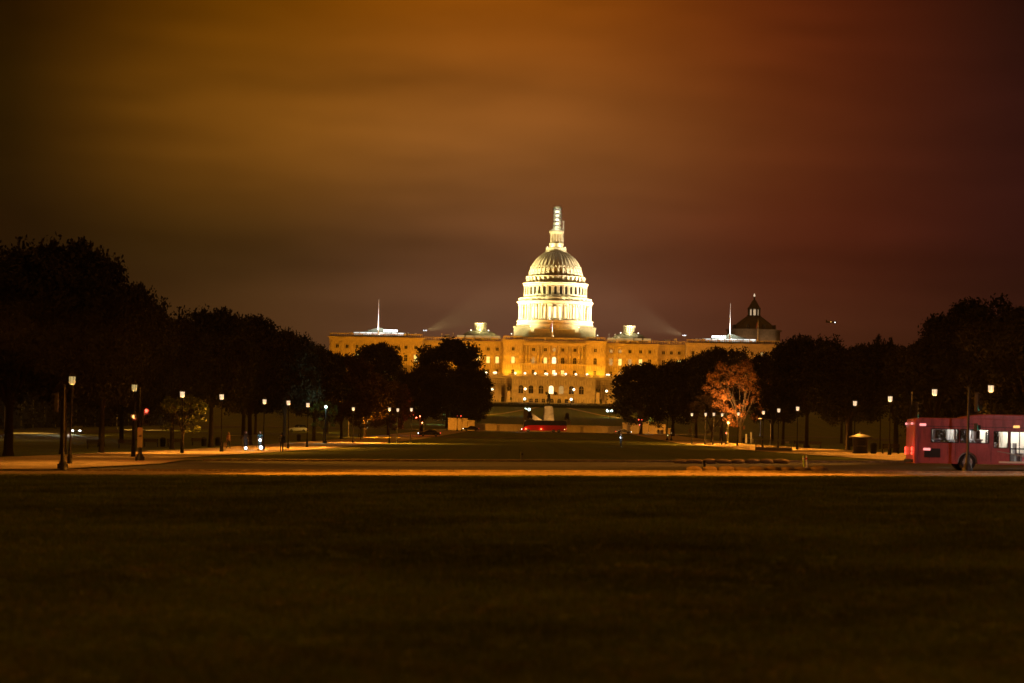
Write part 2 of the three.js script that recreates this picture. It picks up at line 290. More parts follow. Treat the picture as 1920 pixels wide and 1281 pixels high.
block(53.05, 67, -12, [56, 60, 64].flatMap((x) => bay(x, null, x === 64 ? L : null, null)), 17.4, 34);
const wingX = [70.5, 75.5, 80.5, 85.5, 90.5, 95.5, 100.5, 105.5, 110.5];
block(-114.5, -67.05, -3, wingX.flatMap((x, i) => bay(-x, i % 4 === 3 ? L : null, i % 3 === 0 ? L : null, null)), 18.2, 46);
block(67.05, 114.5, -3, wingX.flatMap((x, i) => bay(x, null, i % 3 === 1 ? L : null, i === 4 ? L : i === 7 ? DM : null)), 18.2, 46);
{ // columns of the centre, pilasters of the ends and wings
  const cg = column(9.4, 0.62), pg = B().box(1.1, 9.4, 0.45, 0, 4.7, 0).box(1.5, 0.8, 0.6, 0, 9.1, 0.02).box(1.4, 0.5, 0.6, 0, 0.25, 0.02).geo();
  for (const x of [-14.2, -12.4, -8.2, -6.3, -2.4, 2.4, 6.3, 8.2, 12.4, 14.2]) put(cap, 'column', cg, M.stone, x, 7.6, 1.1);
  B().box(31.4, 1.1, 1.9, 0, 17.55, 1.1).mesh('entablature', M.stone, cap);
  B().box(31.6, 0.7, 1.9, 0, 7.2, 1.1).mesh('column_ledge', M.stone, cap);
  for (const s of [-1, 1]) {
    for (const x of [17.2, 24.9]) put(cap, 'pilaster', pg, M.stone, s * x, 7.45, 2.4);
    for (let k = 0; k < 6; k++) put(cap, 'pilaster', pg, M.stone, s * (27 + k * 5), 7.45, -4.8);
    for (let k = 0; k < 10; k++) put(cap, 'pilaster', pg, M.stone, s * (68.2 + k * 5), 7.45, -2.8);
  }
}
// low side domes with lit cupolas, glazed roof lights
for (const s of [-1, 1]) {
  const d = part('saucer_dome', cap); d.position.set(s * 38.5, 20.2, -22);
  B().cyl(9.6, 9.6, 1.6, 0, 0.8, 0, 32).mesh('drum', M.stone, d);
  B().lathe([[9.4, 1.6], [8.4, 2.6], [6.6, 3.6], [4.4, 4.3], [3, 4.5]], 32).mesh('shell', M.roofMetal, d);
  for (let k = 0; k < 24; k++) { const a = k / 24 * 6.283; B().bar([9.4 * Math.cos(a), 1.65, 9.4 * Math.sin(a)], [6.6 * Math.cos(a), 3.66, 6.6 * Math.sin(a)], 0.09).bar([6.6 * Math.cos(a), 3.66, 6.6 * Math.sin(a)], [3.1 * Math.cos(a), 4.55, 3.1 * Math.sin(a)], 0.09).mesh('rib', M.roofMetal, d); }
  const cu = B(); cu.cyl(3.2, 3.2, 0.5, 0, 4.75, 0, 16).cyl(3.3, 3.3, 0.45, 0, 7.9, 0, 16); for (let k = 0; k < 16; k++) { const a = k / 16 * 6.283; cu.box(0.5, 2.7, 0.5, 2.85 * Math.cos(a), 6.3, 2.85 * Math.sin(a), -a); cu.ball(0.22, 3.1 * Math.cos(a), 8.35, 3.1 * Math.sin(a), 1, 6); } cu.mesh('cupola', M.ironDome, d);
  B().cyl(2.4, 2.4, 2.6, 0, 6.3, 0, 16).mesh('cupola_window', M.windowGlow, d);
  for (const [px, pz] of [[-5, 7], [5, 7], [0, 8.4]]) { B().box(0.5, 0.35, 0.4, px * 0.9, 4.4, pz - 1.5).mesh('floodlight', M.floodGlow, d); }
  point(d, [1, 0.85, 0.35], 60, 0, 8.6, 4.6); point(d, WARMWHITE, 26, 0, 5.2, 4.6);
  // lit skylight strip behind the balustrade
  for (let k = 0; k < 5; k++) B().box(3.8, 1.1, 0.3, -9.5 + k * 4.6, 0.85, 12.6).mesh('skylight_window', M.windowDim, d);
}
for (const s of [-1, 1]) { // glazed chamber roofs on the wings, bright white
  const d = part('skylight', cap); d.position.set(s * 90, 21.2, -16);
  B().box(26, 1.6, 12, 0, 0.3, 0).mesh('base', M.whitePaint, d);
  const sh = new THREE.Shape(); sh.moveTo(-9, 0); sh.lineTo(9, 0); sh.lineTo(0, 2.6); sh.lineTo(-9, 0); const rg = new THREE.ExtrudeGeometry(sh, { depth: 10, bevelEnabled: false }); rg.translate(0, 1.12, -5); mesh('gable', metreUV(rg), M.roofMetal, d);
  for (let k = 0; k < 8; k++) B().box(2.6, 0.9, 0.2, -11.4 + k * 3.25, 0.45, 6.15).mesh('skylight_window', mat('skylightGlow' + (s + 1) + k, [0.1, 0.1, 0.1], 0.5, { emissive: new THREE.Color(0.95, 1, 0.92), emissiveIntensity: 1.0 + (k * 37 % 5) * 0.25 }), d);
  B().box(7, 0.9, 0.2, s * -6, 2.0, 5.3).mesh('roof_lantern_window', M.whiteGlow, d);
  for (let k = 0; k < 5; k++) B().box(rr(0.8, 2), rr(0.8, 1.8), 1.2, s * -15 + k * 1.9 - 4, 0.5, 2).mesh('vent', M.whitePaint, d);
  point(d, [0.95, 1, 0.92], 160, 0, 6, 8);
}
for (const [x, y, w, h] of [[-58, 21, 0.5, 2.2], [-55, 21, 2.4, 1.6], [-52, 21, 0.4, 2.6], [58, 21, 3, 1.0], [62, 21, 1.4, 1.6], [28, 21.3, 0.12, 3.2], [31, 21.3, 0.12, 3.4], [33, 21, 0.9, 2.2]]) B().box(w, h, 0.6, x, y + h / 2 - 0.6, -14).mesh('roof_vent', M.whitePaint, cap);

// ---------- the great dome ----------
const dome = part('dome', cap); dome.position.set(0, 23.1, -25);
const ID = M.ironDome, ring = (name, pts, n = 72) => B().lathe(pts, n).mesh(name, ID, dome);
{
  B().cyl(20.6, 19.8, 6.8, 0, 1.8, 0, 8).mesh('octagon_base', ID, dome).rotation.y = Math.PI / 8;
  for (const [sx, sz] of [[-1, 1], [1, 1], [-1, -1], [1, -1]]) { B().box(8.6, 4.2, 9, sx * 16.6, 0.9, sz * 10).box(9.4, 0.6, 9.8, sx * 16.6, 3.3, sz * 10).box(7, 0.9, 7.6, sx * 16, 4.05, sz * 9.6).mesh('corner_block', ID, dome); }
  B().box(26, 2.6, 6, 0, -0.6, 18).box(21, 1.6, 6, 0, 1.5, 16.5).box(16, 1.2, 6, 0, 2.9, 15).mesh('front_steps', ID, dome);
  ring('base_ring', [[19.8, 4.6], [20, 5.2], [19.5, 5.4], [19.5, 6.7], [19.9, 6.9], [19.9, 7.15], [14.6, 7.15]]);
  ring('inner_drum', [[15, 7.1], [15, 15.5]]);
  const cg = column(8.2, 0.56), wg = B().box(1.35, 5.6, 0.3, 0, 0, 0).geo(), fg = B().box(0.25, 6, 0.4, -0.8, 0, 0.1).box(0.25, 6, 0.4, 0.8, 0, 0.1).box(1.85, 0.3, 0.45, 0, 3.1, 0.1).geo();
  const round = (n, r, f, off = 0) => { for (let k = 0; k < n; k++) { const a = (k + off) / n * Math.PI * 2; f(Math.sin(a) * r, Math.cos(a) * r, a, k); } };
  round(36, 18.35, (x, z) => put(dome, 'column', cg, ID, x, 7.15, z), 0.5);
  round(36, 14.95, (x, z, a) => { const w = put(dome, 'drum_window', wg, M.lobbyGlow, x, 11.2, z); w.rotation.y = a; const f = put(dome, 'window_frame', fg, ID, x, 11.2, z); f.rotation.y = a; });
  ring('entablature', [[17.6, 15.35], [19, 15.35], [19, 16], [19.3, 16.1], [19.9, 16.7], [19.9, 17.1], [16, 17.2]]);
  ring('balustrade_rail', [[18.6, 18.4], [19, 18.4], [19, 18.75], [18.6, 18.75], [18.6, 18.4]]);
  ring('balustrade_foot', [[18.6, 17.15], [19, 17.15], [19, 17.5], [18.6, 17.5]]);
  const bg = B().cyl(0.13, 0.13, 0.95, 0, 0, 0, 6).geo(), pg = metreUV(new THREE.BoxGeometry(0.55, 1.2, 0.55));
  round(180, 18.8, (x, z, a, k) => { const o = put(dome, k % 5 ? 'baluster' : 'balustrade_post', k % 5 ? bg : pg, ID, x, 17.95, z); o.rotation.y = a; });
  ring('upper_drum', [[16.6, 17.2], [16.6, 19.6], [16.1, 19.8], [16.1, 25.2]]);
  const ug = (() => { const s = opShape({ x: 0, y: 0, w: 1.25, h: 4, arch: true }); return metreUV(new THREE.ExtrudeGeometry(s, { depth: 0.2, bevelEnabled: false, curveSegments: 6 })); })();
  const uf = B().box(0.3, 5.2, 0.6, -1.02, 0, 0).box(0.3, 5.2, 0.6, 1.02, 0, 0).box(2.3, 0.3, 0.65, 0, -2.3, 0).add(new THREE.TorusGeometry(0.8, 0.16, 5, 10, Math.PI), 0, 1.45, 0.1).geo();
  round(36, 16.05, (x, z, a) => { const w = put(dome, 'drum_window', ug, M.darkGlass, x, 22.4, z); w.rotation.y = a; const f = put(dome, 'pilaster_pair', uf, ID, x, 22.5, z); f.rotation.y = a; });
  ring('upper_cornice', [[15.8, 25.1], [16.4, 25.2], [16.5, 25.8], [17, 26.2], [17, 26.7], [15, 26.9]]);
  const dg = metreUV(new THREE.BoxGeometry(0.4, 0.35, 0.5)); round(108, 16.65, (x, z, a) => { put(dome, 'dentil', dg, ID, x, 25.7, z).rotation.y = a; });
  ring('attic_ring', [[14.3, 26.8], [14.3, 29.6], [15.3, 29.7], [15.3, 30.1], [13.6, 30.4]]);
  const kg = B().box(0.8, 2.5, 1.2, 0, 0, 0.3).box(1, 0.5, 1.6, 0, 1.1, 0.4).ball(0.35, 0, 1.75, 0.6, 1, 6).geo(); round(36, 14.3, (x, z, a) => { put(dome, 'console', kg, ID, x, 28.2, z).rotation.y = a; }, 0.5);
  const prof = [[13.9, 30.3], [13.8, 30.9], [13.5, 32.4], [13.1, 33.7], [12.5, 35.2], [11.8, 36.6], [10.9, 38], [9.9, 39.2], [8.7, 40.4], [7.4, 41.4], [6.2, 42.3], [5, 43]];
  ring('shell', prof, 108);
  const crv = new THREE.CatmullRomCurve3(prof.map((p) => new THREE.Vector3(0, p[1], p[0] + 0.03)));
  const rib = (() => { const g = new THREE.TubeGeometry(crv, 22, 0.34, 6); return metreUV(g.toNonIndexed()); })(); round(36, 0, (x, z, a) => { put(dome, 'rib', rib, ID, 0, 0, 0).rotation.y = a; }, 0.5);
  const og = B().add(new THREE.SphereGeometry(0.5, 8, 6), 0, 0, 0, 0, 0, 0, [0.75, 2, 0.5]).geo(), of = B().add(new THREE.TorusGeometry(0.5, 0.16, 5, 12), 0, 0, 0.12, 0, 0, 0, [0.95, 2.15, 1]).geo();
  round(36, 12.9, (x, z, a) => { put(dome, 'oval_window', og, M.darkGlass, x, 34.1, z).rotation.y = a; put(dome, 'window_surround', of, ID, x, 34.1, z).rotation.y = a; });
  round(36, 13.55, (x, z, a) => { const o = put(dome, 'oval_window', og, M.darkGlass, x, 31.9, z); o.rotation.y = a; o.scale.set(0.8, 0.42, 0.8); });
  ring('platform', [[5, 42.9], [5.5, 43.1], [5.5, 43.5], [5.1, 43.6], [5.1, 44.7], [5.4, 44.8], [5.4, 45.3], [0, 45.4]]);
  const lb = metreUV(new THREE.BoxGeometry(0.5, 1.1, 0.2)); round(24, 5.2, (x, z, a) => { put(dome, 'platform_panel', lb, ID, x, 44.1, z).rotation.y = a; });
  ring('lantern_base', [[3.5, 45.4], [3.5, 47.2], [3.7, 47.3], [3.7, 47.6], [0, 47.6]], 24);
  ring('lantern_core', [[2.1, 47.6], [2.1, 52.6]], 24);
  const lc = column(5, 0.3); round(12, 2.85, (x, z) => put(dome, 'lantern_column', lc, ID, x, 47.6, z));
  const lwg = metreUV(new THREE.BoxGeometry(0.7, 3.2, 0.1)); round(12, 2.1, (x, z, a) => { put(dome, 'lantern_window', lwg, M.windowDim, x, 50, z).rotation.y = a; }, 0.5);
  ring('lantern_cornice', [[2.6, 52.6], [3.4, 52.7], [3.8, 53.5], [3.8, 54.1], [2.6, 54.6], [2.2, 55.2], [0, 55.6]], 24);
}
{ // scaffold wrapped round the statue on top: posts, decks, rails and netting
  const sc = part('scaffold', dome); sc.position.set(0.3, 54.6, 0);
  const R = 2.1, post = metreUV(new THREE.CylinderGeometry(0.09, 0.09, 11.6, 6)), deck = B().cyl(R + 0.25, R + 0.25, 0.18, 0, 0, 0, 12).geo(), rail = metreUV(new THREE.TorusGeometry(R + 0.1, 0.06, 5, 12)), net = metreUV(new THREE.CylinderGeometry(R + 0.02, R + 0.02, 1.15, 12, 1, true));
  for (let k = 0; k < 12; k++) { const a = k / 12 * 6.283; put(sc, 'post', post, M.greySteel, Math.cos(a) * R, 5.8, Math.sin(a) * R); }
  for (let k = 0; k < 6; k++) { put(sc, 'deck', deck, M.wood, 0, 0.4 + k * 2.05, 0); const r = put(sc, 'rail', rail, M.whitePaint, 0, 1.5 + k * 2.05, 0); r.rotation.x = Math.PI / 2; put(sc, 'netting', net, M.netting || mat('netting', [0.75, 0.78, 0.62], 0.8, { transmission: 0.35, thickness: 0 }), 0, 1.05 + k * 2.05, 0); }
  B().bar([1.4, 11, 0.4], [1.4, 13.6, 0.4], 0.06).mesh('mast', M.greySteel, sc);
  B().bar([2.9, -8, 0.8], [2.9, 4.5, 0.8], 0.12).bar([3.4, -8, 0.8], [3.4, 4.5, 0.8], 0.12).mesh('hoist', M.whitePaint, sc);
  B().add(new THREE.SphereGeometry(0.7, 10, 8), 0, 1.2, 0, 0, 0, 0, [1.1, 1.6, 1.1]).add(new THREE.CylinderGeometry(0.45, 0.95, 3.6, 10), 0, 3.4, 0).add(new THREE.SphereGeometry(0.42, 10, 8), 0, 5.9, 0, 0, 0, 0, [1, 1.3, 1]).add(new THREE.CylinderGeometry(0.62, 0.5, 1.5, 10), 0, 5.0, 0).mesh('statue', M.bronze, sc);
  for (let k = 0; k < 5; k++) { const y = 1.9 + k * 2.05; for (const s of [-1, 1]) { B().box(0.2, 0.12, 0.12, s * 1.3, y + 0.42, 0.9).mesh('work_light', M.floodGlow, sc); } point(sc, [1, 1, 0.66], 34, 0, y, 3.2); }
}
// dome lighting: floods hidden among the columns, on the balustrade roof, at the lantern, and batteries on the roofs of the wings
{
  const fx = (x, y, z) => B().box(0.4, 0.3, 0.3, x, y, z).mesh('floodlight', M.floodGlow, dome);
  for (let k = 0; k < 20; k++) { const a = (k + 0.5) / 20 * 6.283, x = Math.sin(a), z = Math.cos(a); fx(x * 16.7, 7.5, z * 16.7); point(dome, WARMWHITE, 11, x * 16.7, 8.0, z * 16.7); }
  for (let k = 0; k < 12; k++) { const a = (k + 0.5) / 12 * 6.283, x = Math.sin(a), z = Math.cos(a); fx(x * 18.2, 17.5, z * 18.2); point(dome, WARMWHITE, 16, x * 18.1, 18.1, z * 18.1); }
  for (let k = 0; k < 6; k++) { const a = (k + 0.5) / 6 * 6.283, x = Math.sin(a), z = Math.cos(a); fx(x * 4.6, 45.6, z * 4.6); point(dome, WARMWHITE, 30, x * 4.6, 46.2, z * 4.6); }
  for (const s of [-1, 1]) { fx(s * 12.4, 3.4, 18.6); point(dome, WARMWHITE, 80, s * 12.4, 3.9, 19.2); fx(s * 22, -0.4, 17); point(dome, WARMWHITE, 55, s * 22.5, 0.4, 17.6); }
}
const roofFlood = (px, sgn, colour, label) => { // battery of floodlights aimed at the dome
  const y = 34 + 21.6, X = axis(1195) + sgn * 66, f = thing('floodlight_battery', label, 'floodlight', [X, y, -1189]);
  B().box(0.2, 1.6, 0.2, 0, 0.3, 0).box(2.4, 0.2, 0.5, 0, 1.1, 0).mesh('stand', M.greySteel, f);
  for (let k = -1; k < 2; k++) { const h = B().round(0.62, 0.62, 0.4, 0.05, k * 0.75, 1.5, 0).mesh('lamp_housing', M.blackIron, f); B().box(0.1, 0.5, 0.42, k * 0.75 - sgn * 0.32, 1.5, 0).mesh('lamp_lens', M.whiteGlow, h); }
  spot(f, colour, 130000, [-sgn * 1.4, 1.6, 0], [-sgn * 64, 27, -27], 0.42, 1, 30);
};
roofFlood(796, -1, [1, 0.81, 0.32], 'floodlight battery on the roof left of the dome, aimed at it');
roofFlood(1283, 1, [1, 0.79, 0.44], 'floodlight battery on the roof right of the dome, aimed at it');

// ---------- terraces, stairs, walls and lamps in front of the building ----------
const ter = thing('terrace', 'two storey stone terrace with arched windows and balustrade below the domed building', 'terrace', [axis(1190), 34, -1190], -0.0185);
{
  const S = M.stone, upper = [], lower = [];
  for (let k = -3; k < 4; k++) upper.push({ x: k * 4.95 - 1.1, y: -6.5, w: 2.3, h: 4, arch: true, lit: k === 0 ? M.lobbyGlow : k === 1 ? M.windowDim : null });
  for (const x of [-10.2, -7.6, -4.2, 0, 3.6, 7.1, 10.2]) lower.push({ x: x - 0.6, y: -12.3, w: 1.7, h: 2.7, arch: true, plain: true });
  facade(ter, -20.5, 20.5, -14.6, -1.2, 38, [...upper, ...lower], S, 1.2);
  B().box(41, 13, 36, 0, -7.9, 18.7).mesh('core', S, ter);
  B().box(41.4, 0.5, 1, 0, -9.4, 38.2).mesh('string_course', S, ter);
  B().box(130, 1.2, 37, 0, -0.62, 19.4).box(131, 0.4, 37.6, 0, -0.95, 19.6).mesh('upper_terrace', S, ter);
  for (const s of [-1, 1]) {
    B().box(44, 12.6, 24, s * 42.6, -7.6, 16).mesh('side_wall', S, ter);
    for (let k = 0; k < 10; k++) B().box(44, 0.1, 0.2, s * 42.6, -2.6 - k * 1.15, 28.02).mesh('course_line', M.greyStone, ter);
    // stair flanks and pylons beside the centre
    const sh = new THREE.Shape(); sh.moveTo(0, 0); sh.lineTo(14, 0); sh.lineTo(14, 10.6); sh.lineTo(12, 10.6); sh.lineTo(0, 1.2); sh.lineTo(0, 0);
    const g = new THREE.ExtrudeGeometry(sh, { depth: 1.4, bevelEnabled: false }); g.rotateY(Math.PI / 2); g.translate(s * 24, -14.6, 42); mesh('stair_wall', metreUV(g), S, ter);
    for (let k = 0; k < 18; k++) put(ter, 'step', metreUV(new THREE.BoxGeometry(6, 0.62, 0.8)), S, s * 28.6, -14.3 + k * 0.6, 41.4 - k * 0.75);
    B().box(2.2, 2.6, 2.2, s * 21.8, -13.4, 41.5).box(1.7, 4.2, 1.7, s * 21.8, -10, 41.5).box(2, 0.4, 2, s * 21.8, -7.8, 41.5).mesh('pylon', S, ter);
    B().lathe([[0.3, 0], [0.45, 0.3], [0.9, 1.1], [0.75, 1.6], [1.0, 1.9]], 10, s * 21.8, -7.6, 41.5).mesh('urn', M.bronze, ter);
    B().lathe([[0.3, 0], [0.4, 0.3], [0.75, 0.9], [0.6, 1.2], [0.8, 1.5]], 10, s * 2.2 - 1.1, -9.1, 38.7).mesh('urn', M.bronze, ter);
  }
  const bl = B(), br = B(); br.box(130, 0.3, 0.6, 0, 1.0, 38.2); for (let k = 0; k < 216; k++) bl.box(k % 8 ? 0.28 : 0.9, 0.9, k % 8 ? 0.28 : 0.6, -64.6 + k * 0.6, 0.42, 38.2); bl.mesh('balustrade', S, ter); br.mesh('rail', S, ter);
  for (let k = 0; k < 3; k++) { const a = B(); a.box(1.4, 0.5, 1.8, (k - 1) * 13.8, -2.1, 38.4).mesh('bracket', S, ter); }
}
{ // low garden wall and dark hedge across the lawn
  const w = thing('garden_wall', 'long low pale stone wall across the top of the sloping lawn', 'wall', [axis(1106), 18.7, -1106], -0.0185);
  for (let k = 0; k < 30; k++) put(w, 'wall_block', metreUV(new THREE.BoxGeometry(4.1, 1.5, 0.7)), M.stone, -62 + k * 4.15, 0.7, 0);
  B().box(126, 0.22, 1, -2, 1.58, 0).mesh('coping', M.stone, w);
  const h = thing('hedge', 'long dark clipped hedge running along the pale garden wall', 'hedge', [axis(1094), 17.6, -1094], -0.0185);
  const pos = []; for (let i = 0; i < 9000; i++) { const x = rr(-30, 26), y = rr(0, 2.0) * (0.8 + 0.3 * vnoise(x * 0.4 + 40, 3, 64)), z = rr(-1.2, 1.2), s = 0.22; for (let k = 0; k < 3; k++) pos.push(x + rr(-s, s), y + rr(-s, s), z + rr(-s, s)); }
  const g = new THREE.BufferGeometry(); g.setAttribute('position', new THREE.Float32BufferAttribute(pos, 3)); g.computeVertexNormals(); mesh('leaves', g, M.hedgeGreen, h).userData.kind = 'stuff';
  B().box(55, 1.5, 1.6, -2, 0.6, 0).mesh('core', M.hedgeGreen, h);
}
// floodlights that wash the front: amber, standing on the terrace and the lawn
{
  const mk = (name, label, x, y, z, to, k, col, ang, pen) => {
    const g = new THREE.Vector3(x, y, z).applyEuler(new THREE.Euler(0, -0.0185, 0)).add(cap.position); if (y < -1) { g.y = ground(g.x, -g.z); y = g.y - 34; } const f = thing('floodlight', label, 'floodlight', g, -0.0185, 'facade floodlights');
    B().box(0.9, 0.14, 0.5, 0, 0.07, 0).box(0.1, 0.5, 0.1, -0.3, 0.35, 0).box(0.1, 0.5, 0.1, 0.3, 0.35, 0).mesh('bracket', M.blackIron, f);
    const h = B().round(0.7, 0.45, 0.4, 0.05, 0, 0.6, 0).mesh('lamp_housing', M.blackIron, f); B().box(0.6, 0.36, 0.06, 0, 0.62, -0.22).mesh('lamp_lens', M.amberGlow, h);
    spot(f, col, k, [0, 0.72, -0.5], [to[0] - x, to[1] - y, to[2] - z], ang, pen, 20);
  };
  let i = 0;
  for (const x of [-56, -44, -32, -20, -8, 8, 20, 32, 44, 56]) mk('f', `amber floodlight on the terrace, ${ORD[i++]} from the left end`, x, 0.02, 31, [x * 1.03, 13, 0], 1700, SODIUM, 1.05, 0.9);
  i = 0; for (const x of [-104, -90, -76, 76, 90, 104]) mk('f', `amber floodlight in the grounds before the ${x < 0 ? 'left' : 'right'} wing, ${ORD[i++ % 3]} from its ${x < 0 ? 'outer' : 'inner'} end`, x, x < 0 ? -3 : -3, 34, [x, 13, -3], x < 0 ? 2500 : 1700, x < 0 ? SODIUM : [1, 0.33, 0.04], 1.0, 0.9);
  for (const s of [-1, 1]) for (const [k, x] of [[0, 18.2], [1, 23.6]]) mk('f', `bright yellow floodlight at the foot of the ${s < 0 ? 'left' : 'right'} pavilion, ${k ? 'outer' : 'inner'} one`, s * x, 0.02, 6.2, [s * x, 4, 2], 150, [1, 0.46, 0.02], 1.25, 0.8);
  i = 0; for (const x of [-40, -14, 14, 40]) mk('f', `amber floodlight on the lawn below the terrace, ${ORD[i++]} from the left`, x, -14.6, 62, [x, -6, 36], 1500, [1, 0.36, 0.03], 1.0, 0.9);
}
// globe lamps on posts
const globeProto = {};
function globeLamp(px, py, D, label, green, twin, floorY, k, r) {
  const p = at(px, py, D), y0 = floorY ?? ground(p.x, D), h = Math.max(1.2, p.y - y0), o = thing('globe_lamp', label, 'lamp', [p.x, y0, p.z], 0, 'globe lamps round the terraces');
  B().cyl(0.28, 0.22, 0.4, 0, 0.2, 0, 8).cyl(0.1, 0.07, Math.max(0.3, h - 0.6), 0, h / 2, 0, 8).cyl(0.2, 0.2, 0.12, 0, h - 0.32, 0, 8).mesh('post', M.blackIron, o);
  for (const s of twin ? [-1, 1] : [0]) { if (s) B().bar([0, h - 0.5, 0], [s * 0.8, h - 0.35, 0], 0.05).mesh('arm', M.blackIron, o); B().ball(r ?? (twin ? 0.6 : 0.58), s * 0.85, h, 0).mesh('globe_light', green ? M.greenGlobe : M.globeGlow, o); }
  point(o, green ? [0.7, 1, 0.85] : [1, 0.72, 0.32], k ?? (green ? 5 : 12), 0, h, twin ? 0.9 : 0.6, 10);
}
{
  const Z = (zx, zy) => [860 + zx / 5.333, 600 + zy / 5.333]; let i = 0;
  for (const [x, y, d] of [[274, 540, 0], [355, 562, 0], [370, 530, 1], [567, 540, 0], [663, 562, 0], [765, 562, 0], [868, 566, 0], [884, 543, 1], [970, 543, 1], [967, 564, 0], [1070, 567, 0], [1172, 567, 0], [1285, 562, 0], [1483, 578, 0], [1501, 553, 1]]) globeLamp(...Z(x, y), d ? 1166 : 1153, `white globe lamp on the upper terrace, ${ORD[i++]} from the left`, false, false, 34);
  i = 0; for (const [x, y] of [[338, 695], [665, 690], [1152, 697], [1480, 712]]) globeLamp(...Z(x, y), 1128, `warm white globe lamp before the lower terrace wall, ${ORD[i++]} from the left`, false, false, 21);
  globeLamp(...Z(660, 790), 1100, 'greenish white single globe lamp left of the equestrian statue', true); globeLamp(...Z(1125, 795), 1100, 'greenish white single globe lamp right of the equestrian statue', true);
  globeLamp(...Z(685, 895), 1010, 'twin greenish globe lamp left of the equestrian statue', true, true); globeLamp(...Z(1508, 908), 1010, 'twin greenish globe lamp at the foot of the right tree', true, true);
  globeLamp(831, 767, 900, 'twin bluish globe lamp under the big left tree', true, true, undefined, 170); globeLamp(771, 703, 1140, 'white globe lamp between the two big left trees');
}
// flagpoles
function flagpole(px, yb, yt, D, label, lit, flag) {
  const b = at(px, yb, D), t = at(px, yt, D), h = t.y - b.y, o = thing('flagpole', label, 'flagpole', b, 0, 'flagpoles on the roofs');
  B().cyl(0.6, 0.45, 0.8, 0, 0.4, 0, 10).cyl(0.24, 0.13, h, 0, h / 2, 0, 10).mesh('pole', M.whitePaint, o); B().ball(0.25, 0, h, 0).mesh('finial', M.chrome, o);
  if (flag) { const g = new THREE.PlaneGeometry(2.6, 2.4, 10, 6), p = g.attributes.position; for (let i = 0; i < p.count; i++) { const x = p.getX(i) + 1.3; p.setXYZ(i, -0.15 - x * 0.36, p.getY(i) - x * 0.75, Math.sin(x * 2.2) * 0.22); } g.computeVertexNormals(); const back = g.clone(); back.translate(0, 0, 0.03); const f = mesh('flag', mergeGeometries([g, back]), M.flagCloth || mat('flagCloth', [0.3, 0.12, 0.13], 0.9), o); f.position.y = h - 1.8; }
  if (lit) { B().box(0.3, 0.25, 0.3, 0.6, 0.15, 1).mesh('lamp_uplight', M.floodGlow, o); spot(o, [1, 0.93, 0.85], lit, [0.5, 0.5, 1.4], [0, h * 0.75, 0], 0.5, 0.8); spot(o, [1, 0.93, 0.85], lit, [-0.5, 0.5, 1.4], [0, h * 0.9, 0], 0.3, 0.8); }
}
flagpole(709, 628, 561, 1192, 'tall white floodlit flagpole on the left wing roof', 2600);
flagpole(1368.5, 636, 569, 1192, 'tall white floodlit flagpole on the right wing roof', 2600);
flagpole(1035.5, 631, 602, 1180, 'flagpole with a hanging flag in front of the dome', 260, true);
flagpole(1421, 640, 600, 1180, 'flagpole with a drooping flag before the dark library dome', false, true);

// ---------- the library with the dark dome, behind on the right ----------
{
  const D = 1420, base = at(1413, 640, D), o = thing('library_building', 'dark domed library with lantern standing behind the right wing', 'building', base, 0), k = D / FOCAL;
  B().box(54, 26, 30, 10, -17.5, -4).mesh('block', M.greyStone, o);
  B().cyl(16, 16, 6.6, 0, 3, 0, 8).mesh('octagon', M.greyStone, o);
  B().cyl(17, 17, 0.8, 0, 6.4, 0, 8).mesh('cornice', M.greyStone, o);
  B().lathe([[13.4, 6.6], [12.4, 8.4], [10, 10.6], [7, 13], [4.6, 14.6], [4.2, 15]], 32).mesh('dome', M.copper, o);
  for (let i = 0; i < 16; i++) { const a = i / 16 * 6.283, c = Math.cos(a), s = Math.sin(a); B().bar([13.4 * c, 6.7, 13.4 * s], [10 * c, 10.7, 10 * s], 0.2).bar([10 * c, 10.7, 10 * s], [4.6 * c, 14.7, 4.6 * s], 0.2).mesh('rib', M.copper, o); }
  for (let i = 0; i < 8; i++) { const a = i / 8 * 6.283 + 0.39; B().box(2, 2.4, 1.6, 12.6 * Math.cos(a), 8.4, 12.6 * Math.sin(a), -a).mesh('dormer', M.copper, o); }
  B().cyl(4.4, 4.4, 0.6, 0, 15.2, 0, 8).cyl(4.2, 3.6, 1, 0, 20, 0, 8).mesh('lantern_deck', M.copper, o);
  for (let i = 0; i < 8; i++) { const a = i / 8 * 6.283 + 0.39; B().box(0.9, 4.2, 0.9, 3.4 * Math.cos(a), 17.4, 3.4 * Math.sin(a), -a).mesh('lantern_pier', M.copper, o); }
  B().cyl(2.6, 2.6, 3.6, 0, 17.3, 0, 8).mesh('lantern_window', glow('libraryGlow', [1, 0.7, 0.4], 0.55), o);
  B().lathe([[3.4, 20.4], [2.6, 22], [1.2, 24.4], [0.5, 25.4], [0.4, 27]], 16).mesh('lantern_roof', M.copper, o);
  B().lathe([[0.3, 27], [0.6, 27.5], [0.3, 28.4], [0, 29]], 10).mesh('torch_light', glow('torchGlow', [1, 0.75, 0.5], 0.9), o);
  for (const s of [-1, 1]) { spot(o, [1, 0.55, 0.25], 260, [s * 12, -4, 26], [s * 4, 4, 0], 0.8, 0.8); B().box(0.6, 0.4, 0.4, s * 12, -4.3, 26).mesh('floodlight', M.amberGlow, o); }
}

// ---------- trees ----------
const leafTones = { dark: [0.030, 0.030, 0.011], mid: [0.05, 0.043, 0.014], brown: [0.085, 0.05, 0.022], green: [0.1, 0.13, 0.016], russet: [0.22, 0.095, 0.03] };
for (const [k, c] of Object.entries(leafTones)) mat('leaf_' + k, c, 0.85, { vertexColors: true });
